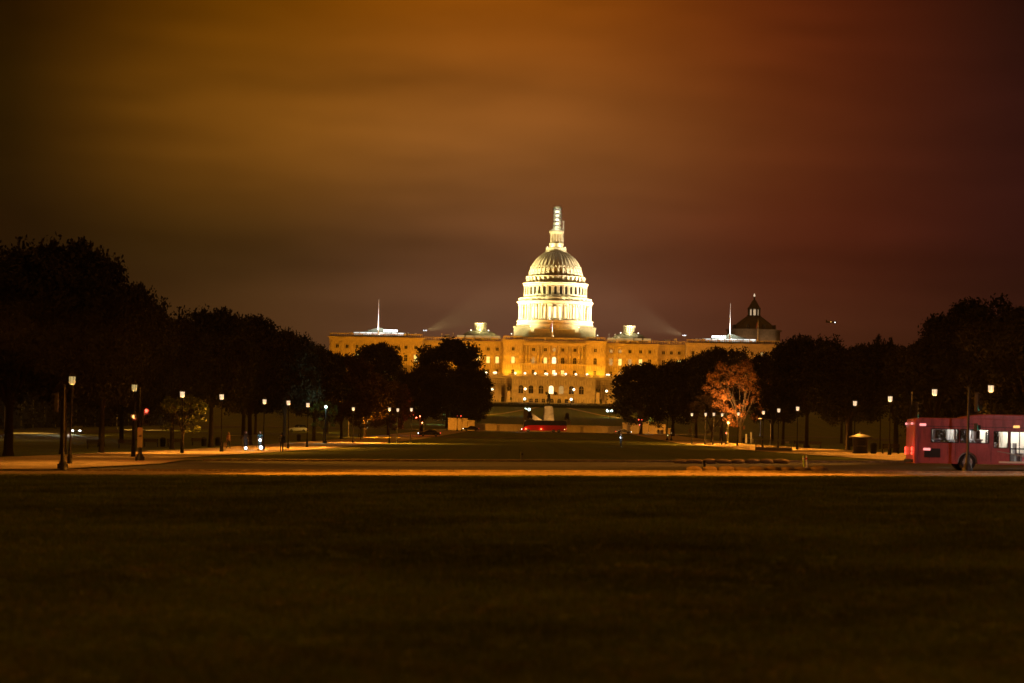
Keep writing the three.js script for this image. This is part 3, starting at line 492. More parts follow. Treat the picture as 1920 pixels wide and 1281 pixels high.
// a vase shaped tree of height 1: trunk, forked limbs, and leaves gathered in clumps at the limb ends
function treeShape(sd, o) {
  seed = sd; const wood = B(), trunk = B(), clumps = [], H0 = o.fork, r0 = o.r;
  trunk.bar([0, -0.02, 0], [0, 0.03, 0], r0 * 1.5, r0 * 1.05, 8).bar([0, 0.03, 0], [rr(-0.01, 0.01), H0, rr(-0.01, 0.01)], r0 * 1.05, r0 * 0.8, 8);
  const nl = o.limbs;
  for (let k = 0; k < nl; k++) {
    const a = k / nl * 6.283 + rr(-0.4, 0.4), e = rr(0.25, 1), w = o.width * (0.35 + 0.65 * e);
    const p0 = [0, H0 - 0.02, 0], p1 = [Math.cos(a) * w * 0.3, lerp(H0, o.top, 0.35), Math.sin(a) * w * 0.3], p2 = [Math.cos(a) * w * 0.75, lerp(H0, o.top, 0.55 + 0.35 * (1 - e * 0.6)), Math.sin(a) * w * 0.75];
    wood.bar(p0, p1, r0 * 0.5, r0 * 0.32, 5).bar(p1, p2, r0 * 0.32, r0 * 0.14, 5);
    for (let j = 0; j < 3; j++) { const b = a + rr(-0.9, 0.9), q = [p2[0] + Math.cos(b) * o.width * 0.25, p2[1] + rr(-0.05, 0.14), p2[2] + Math.sin(b) * o.width * 0.25]; wood.bar(p2, q, r0 * 0.14, r0 * 0.05, 4); clumps.push(q); }
  }
  for (let k = 0; k < o.clumps; k++) { // fill the crown's outline, which is uneven
    const a = rnd() * 6.283, v = Math.pow(rnd(), 0.8), y = lerp(o.low, o.top, v), prof = o.profile(v), rad = prof * o.width * Math.sqrt(rr(0.15, 1)) * (0.82 + 0.36 * vnoise(a * 1.3 + sd, v * 3 + sd, 64)); clumps.push([Math.cos(a) * rad, y + rr(-0.03, 0.03), Math.sin(a) * rad]); }
  const pos = [], col = [];
  for (const c of clumps) {
    const R = rr(0.045, 0.1) * o.clump, n = Math.round(o.leaves * R * R / 0.0056), sh = rr(0.75, 1.25);
    for (let i = 0; i < n; i++) {
      const u = rr(-1, 1), t = rnd() * 6.283, q = Math.sqrt(1 - u * u), r = R * Math.pow(rnd(), 0.4) * rr(0.8, 1.15), x = c[0] + q * Math.cos(t) * r, y = c[1] + u * r * 0.75, z = c[2] + q * Math.sin(t) * r, s = o.leaf * rr(0.6, 1.3) * (r < R * 0.55 ? 1.7 : 1);
      const a = new THREE.Vector3(rr(-1, 1), rr(-1, 1), rr(-1, 1)).normalize().multiplyScalar(s), b = new THREE.Vector3(rr(-1, 1), rr(-1, 1), rr(-1, 1)).cross(a).normalize().multiplyScalar(s * 0.55);
      pos.push(x - a.x, y - a.y, z - a.z, x + b.x, y + b.y, z + b.z, x + a.x, y + a.y, z + a.z, x - a.x, y - a.y, z - a.z, x + a.x, y + a.y, z + a.z, x - b.x, y - b.y, z - b.z);
      const k = sh * rr(0.7, 1.3); for (let v = 0; v < 6; v++) col.push(k, k * rr(0.97, 1.03), k);
    }
  }
  const g = new THREE.BufferGeometry(); g.setAttribute('position', new THREE.Float32BufferAttribute(pos, 3)); g.setAttribute('color', new THREE.Float32BufferAttribute(col, 3)); g.computeVertexNormals();
  return { trunk: trunk.geo(), limbs: wood.geo(), leaves: g };
}
const elmProfile = (v) => v < 0.2 ? 0.55 + v * 1.8 : v < 0.65 ? 0.92 + (v - 0.2) * 0.18 : Math.sqrt(Math.max(0.02, 1 - Math.pow((v - 0.65) / 0.37, 2)));
const ovalProfile = (v) => Math.sqrt(Math.max(0.03, 1 - Math.pow((v - 0.42) / 0.6, 2)));
const spireProfile = (v) => 0.25 + 0.75 * Math.sin(Math.min(1, v * 1.1) * 2.6);
const SHAPES = {
  elm: treeShape(101, { fork: 0.24, r: 0.024, limbs: 9, width: 0.46, top: 0.95, low: 0.28, clumps: 200, leaves: 62, clump: 1.1, leaf: 0.0145, profile: elmProfile }),
  elm2: treeShape(202, { fork: 0.28, r: 0.022, limbs: 8, width: 0.42, top: 0.96, low: 0.32, clumps: 190, leaves: 62, clump: 1.15, leaf: 0.0145, profile: elmProfile }),
  oval: treeShape(303, { fork: 0.16, r: 0.02, limbs: 9, width: 0.4, top: 0.95, low: 0.14, clumps: 200, leaves: 60, clump: 1.15, leaf: 0.015, profile: ovalProfile }),
  oval2: treeShape(404, { fork: 0.2, r: 0.022, limbs: 8, width: 0.44, top: 0.95, low: 0.2, clumps: 200, leaves: 60, clump: 1.2, leaf: 0.015, profile: ovalProfile }),
  loose: treeShape(505, { fork: 0.3, r: 0.016, limbs: 10, width: 0.36, top: 0.96, low: 0.34, clumps: 34, leaves: 34, clump: 0.85, leaf: 0.022, profile: ovalProfile }),
  bushy: treeShape(606, { fork: 0.2, r: 0.02, limbs: 10, width: 0.44, top: 0.93, low: 0.2, clumps: 90, leaves: 90, clump: 0.85, leaf: 0.0085, profile: spireProfile }),
};
function tree(shape, pos, h, w, leaf, turn, label, group) {
  const t = thing('tree', label, 'tree', pos, turn, group), S = SHAPES[shape]; t.scale.set(w, h, w);
  mesh('trunk', S.trunk, M.bark, t); mesh('limbs', S.limbs, M.bark, t); const c = mesh('crown', S.leaves, M['leaf_' + leaf], t); c.userData.kind = 'stuff'; return t;
}
// from the direction and height at which a tree shows: centre, top, distance, crown width in the picture
function seenTree(shape, px, top, D, wpx, leaf, label, group) {
  const p = stand(px, D), h = at(px, top, D).y - p.y, wd = { elm: 0.92, elm2: 0.86, oval: 0.84, oval2: 0.9, loose: 0.74, bushy: 0.88 }[shape], w = wpx * D / FOCAL / wd;
  return tree(shape, p, h / 0.99, w, leaf, (px * 7.3) % 6.28, label, group);
}
{
  const GL = 'trees left of the mall', GR = 'trees right of the mall';
  const left = [['elm', 15, 470, 176, 330], ['elm2', 118, 462, 192, 250], ['elm', 190, 512, 208, 180], ['elm2', 250, 566, 230, 150], ['elm', 322, 606, 252, 150], ['elm2', 395, 586, 278, 180], ['elm', 468, 596, 305, 170], ['elm2', 532, 632, 338, 130], ['elm', 588, 648, 372, 130]];
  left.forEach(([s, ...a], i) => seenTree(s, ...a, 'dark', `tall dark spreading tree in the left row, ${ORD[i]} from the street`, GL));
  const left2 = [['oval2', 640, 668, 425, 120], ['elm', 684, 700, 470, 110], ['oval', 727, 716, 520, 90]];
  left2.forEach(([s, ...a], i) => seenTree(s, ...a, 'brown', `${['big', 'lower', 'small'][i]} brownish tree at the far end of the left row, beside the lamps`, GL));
  seenTree('oval', 703, 645, 780, 118, 'dark', 'round black tree in front of the left wing', GL);
  seenTree('oval2', 838, 638, 830, 130, 'dark', 'large dark tree left of the domed building, tallest by the centre', GL);
  seenTree('oval', 872, 690, 820, 100, 'dark', 'low dark tree leaning out right of the large tree by the centre', GL);
  seenTree('oval2', 790, 690, 640, 96, 'mid', 'mid height olive tree at the far end of the left path', GL);
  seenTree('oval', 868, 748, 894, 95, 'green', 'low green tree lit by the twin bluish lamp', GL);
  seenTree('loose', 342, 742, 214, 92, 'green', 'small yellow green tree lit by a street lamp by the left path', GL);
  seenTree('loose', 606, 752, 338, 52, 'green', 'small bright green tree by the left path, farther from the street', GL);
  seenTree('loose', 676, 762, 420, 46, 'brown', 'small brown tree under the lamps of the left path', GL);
  const right = [['oval', 1202, 682, 720, 112], ['oval2', 1262, 680, 660, 110], ['elm', 1305, 668, 600, 110], ['elm2', 1352, 655, 540, 120]];
  right.forEach(([s, ...a], i) => seenTree(s, ...a, i > 1 ? 'mid' : 'dark', `dark round tree in the right row, ${ORD[i]} from the domed building`, GR));
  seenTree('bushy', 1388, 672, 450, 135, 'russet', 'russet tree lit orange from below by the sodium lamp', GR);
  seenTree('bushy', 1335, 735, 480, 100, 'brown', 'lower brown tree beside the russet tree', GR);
  const right2 = [['elm', 1468, 650, 420, 110], ['elm2', 1512, 634, 330, 150], ['elm', 1590, 648, 290, 170], ['elm2', 1680, 652, 250, 190], ['elm', 1752, 640, 222, 180], ['elm2', 1835, 596, 200, 230], ['elm', 1930, 588, 184, 260]];
  right2.forEach(([s, ...a], i) => seenTree(s, ...a, 'dark', `tall black tree in the right row, ${ORD[i]} past the russet tree towards the street`, GR));
  seenTree('loose', 1650, 630, 330, 52, 'dark', 'thin tree with a loose top showing above the right row', GR);
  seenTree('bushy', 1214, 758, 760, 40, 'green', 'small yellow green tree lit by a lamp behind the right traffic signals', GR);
  // second rows farther from the paths
  const far = [['left', -1], ['right', 1]];
  for (const [side, s] of far) { let i = 0; for (let D = 168; D < 560; D += 26 + D * 0.05) { const p = local(s * (52 + (i % 3) * 5), D); tree(i % 2 ? 'elm' : 'elm2', p, 15 + (i * 5 % 4), 14 + (i * 3 % 4), 'dark', i * 1.3, `dark tree of the back row on the ${side}, ${ORD[i]} from the street`, 'back row trees'); i++; } }
}
// far shrubs that close the view under the crowns
for (const [s, name] of [[-1, 'left'], [1, 'right']]) {
  const n = 16000, pos = []; seed = 900 + s; const g = new THREE.BufferGeometry();
  for (let i = 0; i < n; i++) { const D = rr(165, 760), u = s * rr(112, 122), X = axis(D) + u, h = 9 + 5 * vnoise(D * 0.06 + 20, s + 5, 64), y = ground(X, D) + h * Math.pow(rnd(), 0.7), q = 0.75; for (let k = 0; k < 3; k++) pos.push(X + rr(-q, q), y + rr(-q, q), -D + rr(-q, q)); }
  for (let D = 165; D < 760; D += 12) { const X = axis(D) + s * 118, y = ground(X, D); for (const t of [[X, y - 1, -D, X, y - 1, -D - 12, X, y + 9, -D], [X, y - 1, -D - 12, X, y + 9, -D - 12, X, y + 9, -D]]) pos.push(...t); }
  g.setAttribute('position', new THREE.Float32BufferAttribute(pos, 3)); g.computeVertexNormals();
  const o = mesh('woodland', g, M.leaf_dark.clone(), undefined); o.material.vertexColors = false; o.userData = { kind: 'stuff', label: `dark belt of shrubs and trees far behind the ${name} rows`, category: 'shrubs' };
}

// ---------- lamps along the paths ----------
const lampShape = { post: B().cyl(0.17, 0.14, 0.35, 0, 0.18, 0, 8).lathe([[0.16, 0.35], [0.11, 0.5], [0.1, 0.8], [0.06, 0.95], [0.05, 4.1], [0.08, 4.2], [0.06, 4.3], [0.085, 4.43]], 10).geo(), cap: B().lathe([[0.22, 4.89], [0.16, 5.0], [0.06, 5.08], [0.03, 5.2], [0, 5.24]], 10).geo(), lantern: B().lathe([[0.12, 4.445], [0.16, 4.5], [0.175, 4.7], [0.185, 4.88], [0, 4.885]], 10).geo(), ribs: (() => { const b = B(); for (let k = 0; k < 6; k++) { const a = k / 6 * 6.283; b.bar([0.165 * Math.cos(a), 4.5, 0.165 * Math.sin(a)], [0.19 * Math.cos(a), 4.88, 0.19 * Math.sin(a)], 0.01, 0.01, 4); } return b.geo(); })() };
function streetLamp(p, label, k, dim) {
  const o = thing('street_lamp', label, 'street lamp', p, 0, 'lamps along the paths'); const v = rnd(); o.scale.setScalar(5.05 / 4.7 * (0.985 + 0.03 * v)); o.rotation.set((rnd() - 0.5) * 0.03, 0, (rnd() - 0.5) * 0.03); k *= 0.75 + 0.5 * rnd(); mesh('post', lampShape.post, M.blackIron, o); mesh('cap', lampShape.cap, M.blackIron, o); const l = mesh('lantern_glass', lampShape.lantern, dim ? M.lampDim : M.lampGlow, o); mesh('lantern_rib', lampShape.ribs, M.blackIron, l);
  spot(o, [1, 0.37, 0.04], k, [0, 4.72, 0], [0, 0, 0], 1.42, 0.4, 5); return o;
}
{
  // bare lamps are seen by the height of their lantern, 4.65 m above the ground
  const seen = (px, py) => { let best = null, e = 1e9; for (let D = 120; D < 720; D += 1) { const p = at(px, py, D), d = Math.abs(p.y - ground(p.x, D) - 5.05); if (d < e) { e = d; best = p; } } best.y = ground(best.x, -best.z); return best; };
  const left = [[133, 712, 1], [252, 725, 1], [343, 738], [417, 744], [495, 752], [542, 756], [577, 759], [663, 767], [674, 775], [731, 767], [745, 768], [771, 768]];
  left.forEach(([x, y, dim], i) => streetLamp(seen(x, y), `lit lantern lamp on the left path, ${ORD[i]} from the street`, dim ? 60 : 360, dim));
  const right = [[1860, 727], [1753, 737], [1670, 748], [1604, 756], [1496, 767], [1460, 769], [1431, 773], [1384, 776], [1354, 777], [1338, 777], [1323, 777], [1298, 777]];
  right.forEach(([x, y], i) => streetLamp(seen(x, y), `lit lantern lamp on the right path, ${ORD[i]} from the street`, 320));
}
// tall street lights either side of the crossing, just outside the picture
function mastLight(p, label, aim, k, col, h = 9.5, cone = 0.62) {
  const o = thing('street_light', label, 'street light', p, 0, 'tall street lights'); const d = new THREE.Vector3(...aim).sub(p).setY(0).normalize();
  B().cyl(0.22, 0.2, 0.5, 0, 0.25, 0, 8).cyl(0.11, 0.07, h, 0, h / 2, 0, 8).mesh('post', M.greySteel, o); B().bar([0, h - 0.1, 0], [d.x * 2, h + 0.25, d.z * 2], 0.06, 0.045).mesh('arm', M.greySteel, o);
  B().round(0.8, 0.18, 0.32, 0.05, d.x * 2.3, h + 0.25, d.z * 2.3, Math.atan2(-d.z, d.x)).mesh('lamp_head', M.greySteel, o); B().box(0.5, 0.04, 0.26, d.x * 2.3, h + 0.13, d.z * 2.3, Math.atan2(-d.z, d.x)).mesh('lamp_lens', M.sodiumGlow, o);
  spot(o, col, k, [d.x * 2.3, h + 0.08, d.z * 2.3], [aim[0] - p.x, aim[1] - p.y, aim[2] - p.z], cone, 0.95, 12);
}
mastLight(local(-36, 119), 'tall street light beyond the left edge at the near kerb', [3, 0, -123], 14000, [1, 0.3, 0.01], 9.5, 0.27);
mastLight(local(38, 119), 'tall street light beyond the right edge at the near kerb', [0, 0, -124], 14000, [1, 0.3, 0.02], 9.5, 0.3);
mastLight(local(35, 107), 'tall whitish street light beyond the right edge on the near lawn', [27, 1.4, -130], 380, [1, 0.6, 0.55], 8, 0.42);
mastLight(local(-52, 985), 'added street light brightening the sloping lawn, left', [axis(1040) - 8, 14, -1045], 12000, [1, 0.44, 0.02], 9, 0.5);  // added lamp pair, lifts the dim slope below the terrace
mastLight(local(50, 985), 'added street light brightening the sloping lawn, right', [axis(1040) + 8, 14, -1045], 12000, [1, 0.44, 0.02], 9, 0.5);  // right lamp of the pair added for the slope
mastLight(local(-37, 692), 'added street light behind the left trees, brightening the coach side', [axis(710), 6, -710], 4200, [1, 0.5, 0.16], 8, 0.32);  // added lamp, hidden by trees, to brighten the red side of the coach
mastLight(local(-43, 156), 'tall street light beyond the left edge at the far kerb', [3, 0, -143], 8500, [1, 0.34, 0.02], 9.5, 0.26);
mastLight(local(40, 154), 'tall street light beyond the right edge at the far kerb', [6, 0, -143], 7000, [1, 0.34, 0.04], 9.5, 0.26);
mastLight(local(-56, 716), 'tall street light on the avenue left of the red coach', [axis(735) - 10, 5, -735], 8500, [1, 0.32, 0.02], 11);
mastLight(local(64, 716), 'tall street light on the avenue right of the red coach', [axis(735) + 18, 5, -735], 8500, [1, 0.32, 0.02], 11);
{ // the sodium lamp that lights the russet tree
  const p = stand(1365, 437), y = at(1365, 793, 437).y - p.y, o = thing('sodium_lamp', 'glaring orange globe lamp under the russet tree by the right path', 'lamp', p);
  B().cyl(0.2, 0.16, 0.4, 0, 0.2, 0, 8).cyl(0.07, 0.06, y, 0, y / 2, 0, 8).mesh('post', M.blackIron, o); B().ball(0.24, 0, y, 0).mesh('globe_light', M.sodiumGlow, o);
  point(o, [1, 0.4, 0.06], 560, 0, y, 0, 8); spot(o, [1, 0.42, 0.1], 3000, [0, y + 0.3, -0.3], [2.8, y + 10, -30], 0.42, 0.9);
}

// ---------- vehicles ----------
mat('carBlack', [0.012, 0.012, 0.014], 0.25, { clearcoat: 1, clearcoatRoughness: 0.08 });
mat('carWhite', [0.6, 0.6, 0.58], 0.3, { clearcoat: 1, clearcoatRoughness: 0.1 });
mat('carGrey', [0.06, 0.06, 0.065], 0.3, { clearcoat: 1, clearcoatRoughness: 0.1 });
mat('coachRed', [0.55, 0.012, 0.015], 0.3, { clearcoat: 0.8, clearcoatRoughness: 0.12 });
mat('busRed', [0.45, 0.095, 0.13], 0.35, { clearcoat: 0.6, clearcoatRoughness: 0.2, map: m2(stoneMap, 4) });
mat('busGrey', [0.3, 0.3, 0.28], 0.4);
mat('busBlack', [0.015, 0.015, 0.016], 0.3, { clearcoat: 0.5 });
mat('seatBlue', [0.2, 0.2, 0.22], 0.8);
mat('busLining', [0.62, 0.6, 0.54], 0.6);
const wheelGeo = { tyre: (r, w) => B().add(new THREE.TorusGeometry(r * 0.78, r * 0.24, 10, 22), 0, 0, 0, 0, 0, 0, [1, 1, w / (r * 0.48)]).cyl(r * 0.8, r * 0.8, w * 0.8, 0, 0, 0, 20, Math.PI / 2).geo(), rim: (r, w) => { const b = B().cyl(r * 0.58, r * 0.58, w * 0.3, 0, 0, w * 0.38, 16, Math.PI / 2).cyl(r * 0.2, r * 0.16, w * 0.2, 0, 0, w * 0.55, 10, Math.PI / 2); for (let k = 0; k < 8; k++) { const a = k / 8 * 6.283; b.ball(r * 0.05, Math.cos(a) * r * 0.4, Math.sin(a) * r * 0.4, w * 0.54, 1, 6); } return b.geo(); } };
function wheel(parent, r, w, x, z) { const s = z > 0 ? 1 : -1, t = mesh('wheel', wheelGeo.tyre(r, w), M.rubber, parent); t.position.set(x, r, z); if (s < 0) t.rotation.y = Math.PI; mesh('rim', wheelGeo.rim(r, w), M.chrome, t); }
function extrude(pts, depth, bevel, holes = [], n = 8) { const s = new THREE.Shape(); pts.forEach((p, i) => { if (!i) s.moveTo(p[0], p[1]); else if (p.length === 2) s.lineTo(p[0], p[1]); else if (p.length === 4) s.quadraticCurveTo(...p); else s.absarc(p[0], p[1], p[2], p[3], p[4], true); }); for (const h of holes) s.holes.push(h); const g = new THREE.ExtrudeGeometry(s, { depth: depth - 2 * bevel, bevelEnabled: bevel > 0, bevelThickness: bevel, bevelSize: bevel * 0.7, bevelSegments: 3, curveSegments: n }); g.translate(0, 0, -depth / 2 + bevel); return metreUV(g); }
// the front of a car points to +x
function car(kind, pos, turn, label, paint, lightsOn) {
  const c = thing(kind, label, 'car', pos, turn, 'cars'), L2 = 2.3, suv = kind === 'suv', H = suv ? 1.72 : 1.44, W = suv ? 1.9 : 1.82, b = suv ? 0.98 : 0.86;
  mesh('body', extrude([[-L2, 0.36], [-1.78, 0.36], [-1.44, 0.36, 0.36, Math.PI, 0], [1.04, 0.36], [1.4, 0.36, 0.36, Math.PI, 0], [L2 - 0.04, 0.34], [L2, 0.52, L2 - 0.03, 0.7], [2.1, 0.82, 1.15, b], [-1.9, b + 0.03], [-2.25, b, -L2, 0.6], [-L2, 0.36]], W, 0.08), paint, c);
  const cab = suv ? [[1.05, b], [0.35, H - 0.08, 0.2, H - 0.03], [-0.5, H + 0.02, -1.7, H - 0.1], [-2.1, b + 0.05], [1.05, b]] : [[1.05, b], [0.3, H - 0.08, 0.1, H - 0.03], [-0.3, H + 0.03, -0.75, H - 0.06], [-1.3, H - 0.22, -1.75, b + 0.04], [1.05, b]];
  const g = mesh('cabin_glass', extrude(cab, W * 0.84, 0.1), M.darkGlass, c); mesh('roof', extrude(suv ? [[0.2, H - 0.05], [-0.5, H + 0.04, -1.7, H - 0.08], [-1.68, H - 0.14], [0.22, H - 0.1]] : [[0.1, H - 0.05], [-0.3, H + 0.05, -0.75, H - 0.05], [-0.72, H - 0.11], [0.14, H - 0.1]], W * 0.82, 0.03), paint, c);
  for (const z of [-1, 1]) { B().bar([1.02, b, z * W * 0.42], [0.12, H - 0.06, z * W * 0.38], 0.035).bar([-0.35, b, z * W * 0.44], [-0.35, H - 0.06, z * W * 0.39], 0.04).mesh('pillar', paint, g); B().round(0.14, 0.13, 0.2, 0.04, 0.75, b + 0.08, z * (W / 2 + 0.06)).mesh('mirror', paint, c); }
  for (const x of [-1.44, 1.4]) for (const z of [-1, 1]) wheel(c, 0.33, 0.22, x, z * (W / 2 - 0.12));
  for (const z of [-1, 1]) {
    B().add(new THREE.SphereGeometry(0.15, 10, 8), L2 + 0.04, 0.64, z * W * 0.36, 0, 0, 0, [0.7, 0.8, 1.5]).mesh('headlight', lightsOn ? M.whiteGlow : M.chrome, c);
    B().round(0.08, 0.16, 0.34, 0.03, -L2 - 0.06, 0.74, z * W * 0.36).mesh('tail_light', lightsOn ? M.redGlow : M.redDim, c);
  }
  if (lightsOn) { spot(c, [1, 0.93, 0.8], 900, [L2 + 0.3, 0.64, 0.5], [L2 + 20, 0.0, 0.5], 0.3, 0.8, 4); point(c, [1, 0.1, 0.06], 3, -L2 - 0.25, 0.74, 0, 4); }
  return c;
}
const face = (p, D) => [p.x, p.y + 0.04, p.z];
car('sedan', face(stand(805, 506)), Math.PI, 'black sedan with bright headlight crossing at the end of the left path', M.carBlack, true);
car('sedan', face(stand(883, 712)), Math.PI, 'dark sedan with lit lamps behind the black one, left of the red coach', M.carGrey, true);
car('sedan', face(stand(1169, 712)), 0, 'black sedan with lit lamps right of the red coach', M.carBlack, true);
car('suv', face(stand(558, 560)), Math.PI, 'white parked car seen between the left tree trunks', M.carWhite, false);
{ const p = at(146, 808, 430); p.y = ground(p.x, 430); car('sedan', face(p), -Math.PI / 2 + 0.05, 'car with two round white headlights shining between the far left trunks', M.carGrey, true); }
{ // red coach
  const p = stand(1020, 710), c = thing('coach', 'red coach with dark windows and many small lamps on the avenue', 'bus', [p.x, p.y + 0.04, p.z], 0), Ln = 13.6, W = 2.55;   // front to the left
  mesh('body', extrude([[-6.75, 0.42], [-5.35, 0.42], [-4.82, 0.45, 0.52, Math.PI, 0], [2.3, 0.42], [2.85, 0.45, 0.52, Math.PI, 0], [3.95, 0.42], [4.5, 0.45, 0.52, Math.PI, 0], [6.7, 0.42], [6.8, 1.6, 6.75, 2.1], [-3.9, 2.1], [-5.4, 2.0, -6.2, 1.2], [-6.75, 0.9, -6.8, 0.6], [-6.75, 0.42]], W, 0.06), M.coachRed, c);
  mesh('window_band', extrude([[-6.25, 1.25], [-5.4, 2.02, -3.9, 2.12], [6.75, 2.12], [6.72, 3.25], [6.6, 3.4, 6.3, 3.42], [-4.8, 3.42], [-5.8, 3.4, -6.0, 2.9], [-6.25, 1.25]], W * 0.985, 0.05), M.busBlack, c);
  mesh('roof', extrude([[6.5, 3.43], [6.3, 3.58, 6, 3.58], [-4.6, 3.58], [-5.2, 3.56, -5.4, 3.43]], W * 0.92, 0.03), M.carBlack, c);
  for (const [x, n] of [[-4.82, 1], [2.85, 2], [4.5, 2]]) for (const z of [-1, 1]) wheel(c, 0.5, 0.3, x, z * (W / 2 - 0.17));
  for (let k = 0; k < 7; k++) B().box(0.05, 1.05, 0.02, -3.4 + k * 1.6, 2.75, W / 2 + 0.012).mesh('window_bar', M.carBlack, c);
  for (const z of [-1, 1]) { B().ball(0.14, -6.72, 0.85, z * 1.0, [0.6, 1, 1]).mesh('headlight', M.whiteGlow, c); B().round(0.06, 0.3, 0.2, 0.02, 6.78, 1.0, z * 1.05).mesh('tail_light', M.redGlow, c); B().round(0.06, 0.16, 0.2, 0.02, 6.76, 1.7, z * 1.05).mesh('tail_light', M.pinkGlow, c); B().round(0.06, 0.16, 0.3, 0.02, 6.7, 3.28, z * 0.95).mesh('marker_light', M.orangeMarker, c); B().round(0.06, 0.14, 0.3, 0.02, -5.75, 3.38, z * 0.8).mesh('marker_light', M.orangeMarker, c);
    B().bar([-6.1, 2.9, z * 1.2], [-6.6, 2.6, z * 1.45], 0.03).box(0.12, 0.5, 0.1, -6.6, 2.35, z * 1.45).mesh('mirror', M.blackIron, c); }
  for (const x of [-5.5, -0.9, 6.2]) { B().ball(0.12, x, 0.95, W / 2 + 0.03, [1, 1, 0.5]).mesh('marker_light', M.amberGlow, c); }
  point(c, [1, 0.5, 0.12], 2.2, -0.9, 0.95, W / 2 + 0.3); point(c, [1, 0.5, 0.12], 2.2, -5.5, 0.95, W / 2 + 0.3); point(c, [1, 0.12, 0.06], 3, 7.1, 1.3, 0.6); point(c, [1, 0.9, 0.75], 6, -7.1, 0.9, 0.6);
  B().box(11.5, 0.08, 0.03, 0.2, 0.62, W / 2 + 0.01).mesh('trim', M.chrome, c);
}
{ // city bus at the right edge, its tail to the left
  const p = meet(1800, 883), c = thing('city_bus', 'red city bus with lit windows driving out of the picture on the right', 'bus', [p.x - 2.62, p.y + 0.02, p.z - 1.3], 0), W = 2.55, Ln = 12;
  const wins = [[0.98, 2.5, 1.55, 2.3], [2.62, 4.2, 1.55, 2.3], [4.5, 5.3, 1.3, 2.22], [5.42, 6.45, 0.5, 2.22], [6.75, 8.3, 1.3, 2.22], [8.42, 9.9, 1.3, 2.22], [10.2, 11.3, 0.5, 2.22]];
  const hole = ([x0, x1, y0, y1], r = 0.12) => { const h = new THREE.Path(); h.moveTo(x0 + r, y0); h.lineTo(x1 - r, y0); h.quadraticCurveTo(x1, y0, x1, y0 + r); h.lineTo(x1, y1 - r); h.quadraticCurveTo(x1, y1, x1 - r, y1); h.lineTo(x0 + r, y1); h.quadraticCurveTo(x0, y1, x0, y1 - r); h.lineTo(x0, y0 + r); h.quadraticCurveTo(x0, y0, x0 + r, y0); return h; };
  const outline = [[0.12, 0.36], [2.5, 0.36], [3.05, 0.48, 0.56, Math.PI + 0.2, -0.2], [8.7, 0.36], [9.3, 0.48, 0.56, Math.PI + 0.2, -0.2], [11.9, 0.36], [12, 1.4, 11.85, 2.75], [0.25, 2.75], [0.0, 1.6, 0.12, 0.36]];
  for (const s of [1, -1]) { const g = extrude(outline, 0.08, 0, wins.map((w) => hole(w))); const sd = mesh('side_panel', g, M.busRed, c); sd.position.z = s * (W / 2 - 0.04); for (const w of wins) { const gl = mesh('window', metreUV(new THREE.PlaneGeometry(w[1] - w[0] + 0.02, w[3] - w[2] + 0.02)), M.glassPane, c); gl.position.set((w[0] + w[1]) / 2, (w[2] + w[3]) / 2, s * (W / 2 - 0.05)); const f = B(), t = 0.05, cx = (w[0] + w[1]) / 2, cy = (w[2] + w[3]) / 2; f.box(w[1] - w[0], t, 0.05, 0, (w[3] - w[2]) / 2, 0).box(w[1] - w[0], t, 0.05, 0, -(w[3] - w[2]) / 2, 0).box(t, w[3] - w[2], 0.05, -(w[1] - w[0]) / 2, 0, 0.003).box(t, w[3] - w[2], 0.05, (w[1] - w[0]) / 2, 0, 0.003); if (w[2] < 1) f.box(t, w[3] - w[2], 0.05, 0, 0, 0.006).box(w[1] - w[0], 0.08, 0.05, 0, -0.1, 0.009); f.mesh('frame', M.busBlack, gl).position.z = s * 0.04; } }
  { const ln = mesh('inner_lining', extrude([[0.5, 0.9], [11.6, 0.9], [11.6, 2.66], [0.5, 2.66], [0.5, 0.9]], 0.03, 0, wins.filter((w) => w[2] > 1).map((w) => hole(w))), M.busLining, c); ln.position.z = -W / 2 + 0.12; }
  const tailShape = extrude([[-1.27, 0.4], [1.27, 0.4], [1.27, 2.6], [1.22, 2.78, 1.05, 2.8], [-1.05, 2.8], [-1.22, 2.78, -1.27, 2.6], [-1.27, 0.4]], 0.22, 0.08); const tl = mesh('tail_panel', tailShape, M.busRed, c); tl.rotation.y = Math.PI / 2; tl.position.set(0.12, 0, 0);
  const fr = mesh('front_panel', tailShape, M.busRed, c); fr.rotation.y = Math.PI / 2; fr.position.set(11.95, 0, 0);
  mesh('roof', extrude([[0.1, 2.74], [11.95, 2.74], [11.9, 2.86, 11.6, 2.88], [0.5, 2.88], [0.15, 2.86, 0.1, 2.74]], W - 0.02, 0.06), M.busRed, c);
  mesh('roof_unit', extrude([[2.7, 2.885], [10.8, 2.885], [10.6, 3.05, 10.2, 3.12], [4.0, 3.12], [3.4, 3.1, 2.7, 2.885]], 2.1, 0.08), M.busRed, c);
  B().box(11.6, 0.12, 2.3, 6, 0.5, 0).box(3.8, 0.75, 2.3, 2.05, 0.92, 0).mesh('floor', M.busGrey, c); B().box(11.6, 0.04, 2.3, 6, 2.68, 0).mesh('ceiling', M.busLining, c); B().box(0.06, 1.5, 2.2, 0.9, 1.95, 0).mesh('rear_bulkhead', M.busLining, c); B().box(0.06, 1.6, 0.9, 5.38, 1.4, -0.7).mesh('screen_panel', M.busLining, c);
  for (let k = 0; k < 8; k++) for (const z of [-0.75, 0.75]) { if (k === 5 && z > 0) continue; const sx = 1.4 + k * 1.15, sy = sx < 3.9 ? 1.3 : 0.56; B().round(0.45, 0.1, 0.8, 0.03, sx, sy + 0.42, z).round(0.1, 0.62, 0.8, 0.03, sx - 0.22, sy + 0.72, z).box(0.3, 0.4, 0.5, sx, sy + 0.2, z).mesh('passenger_seat', M.seatBlue, c); }
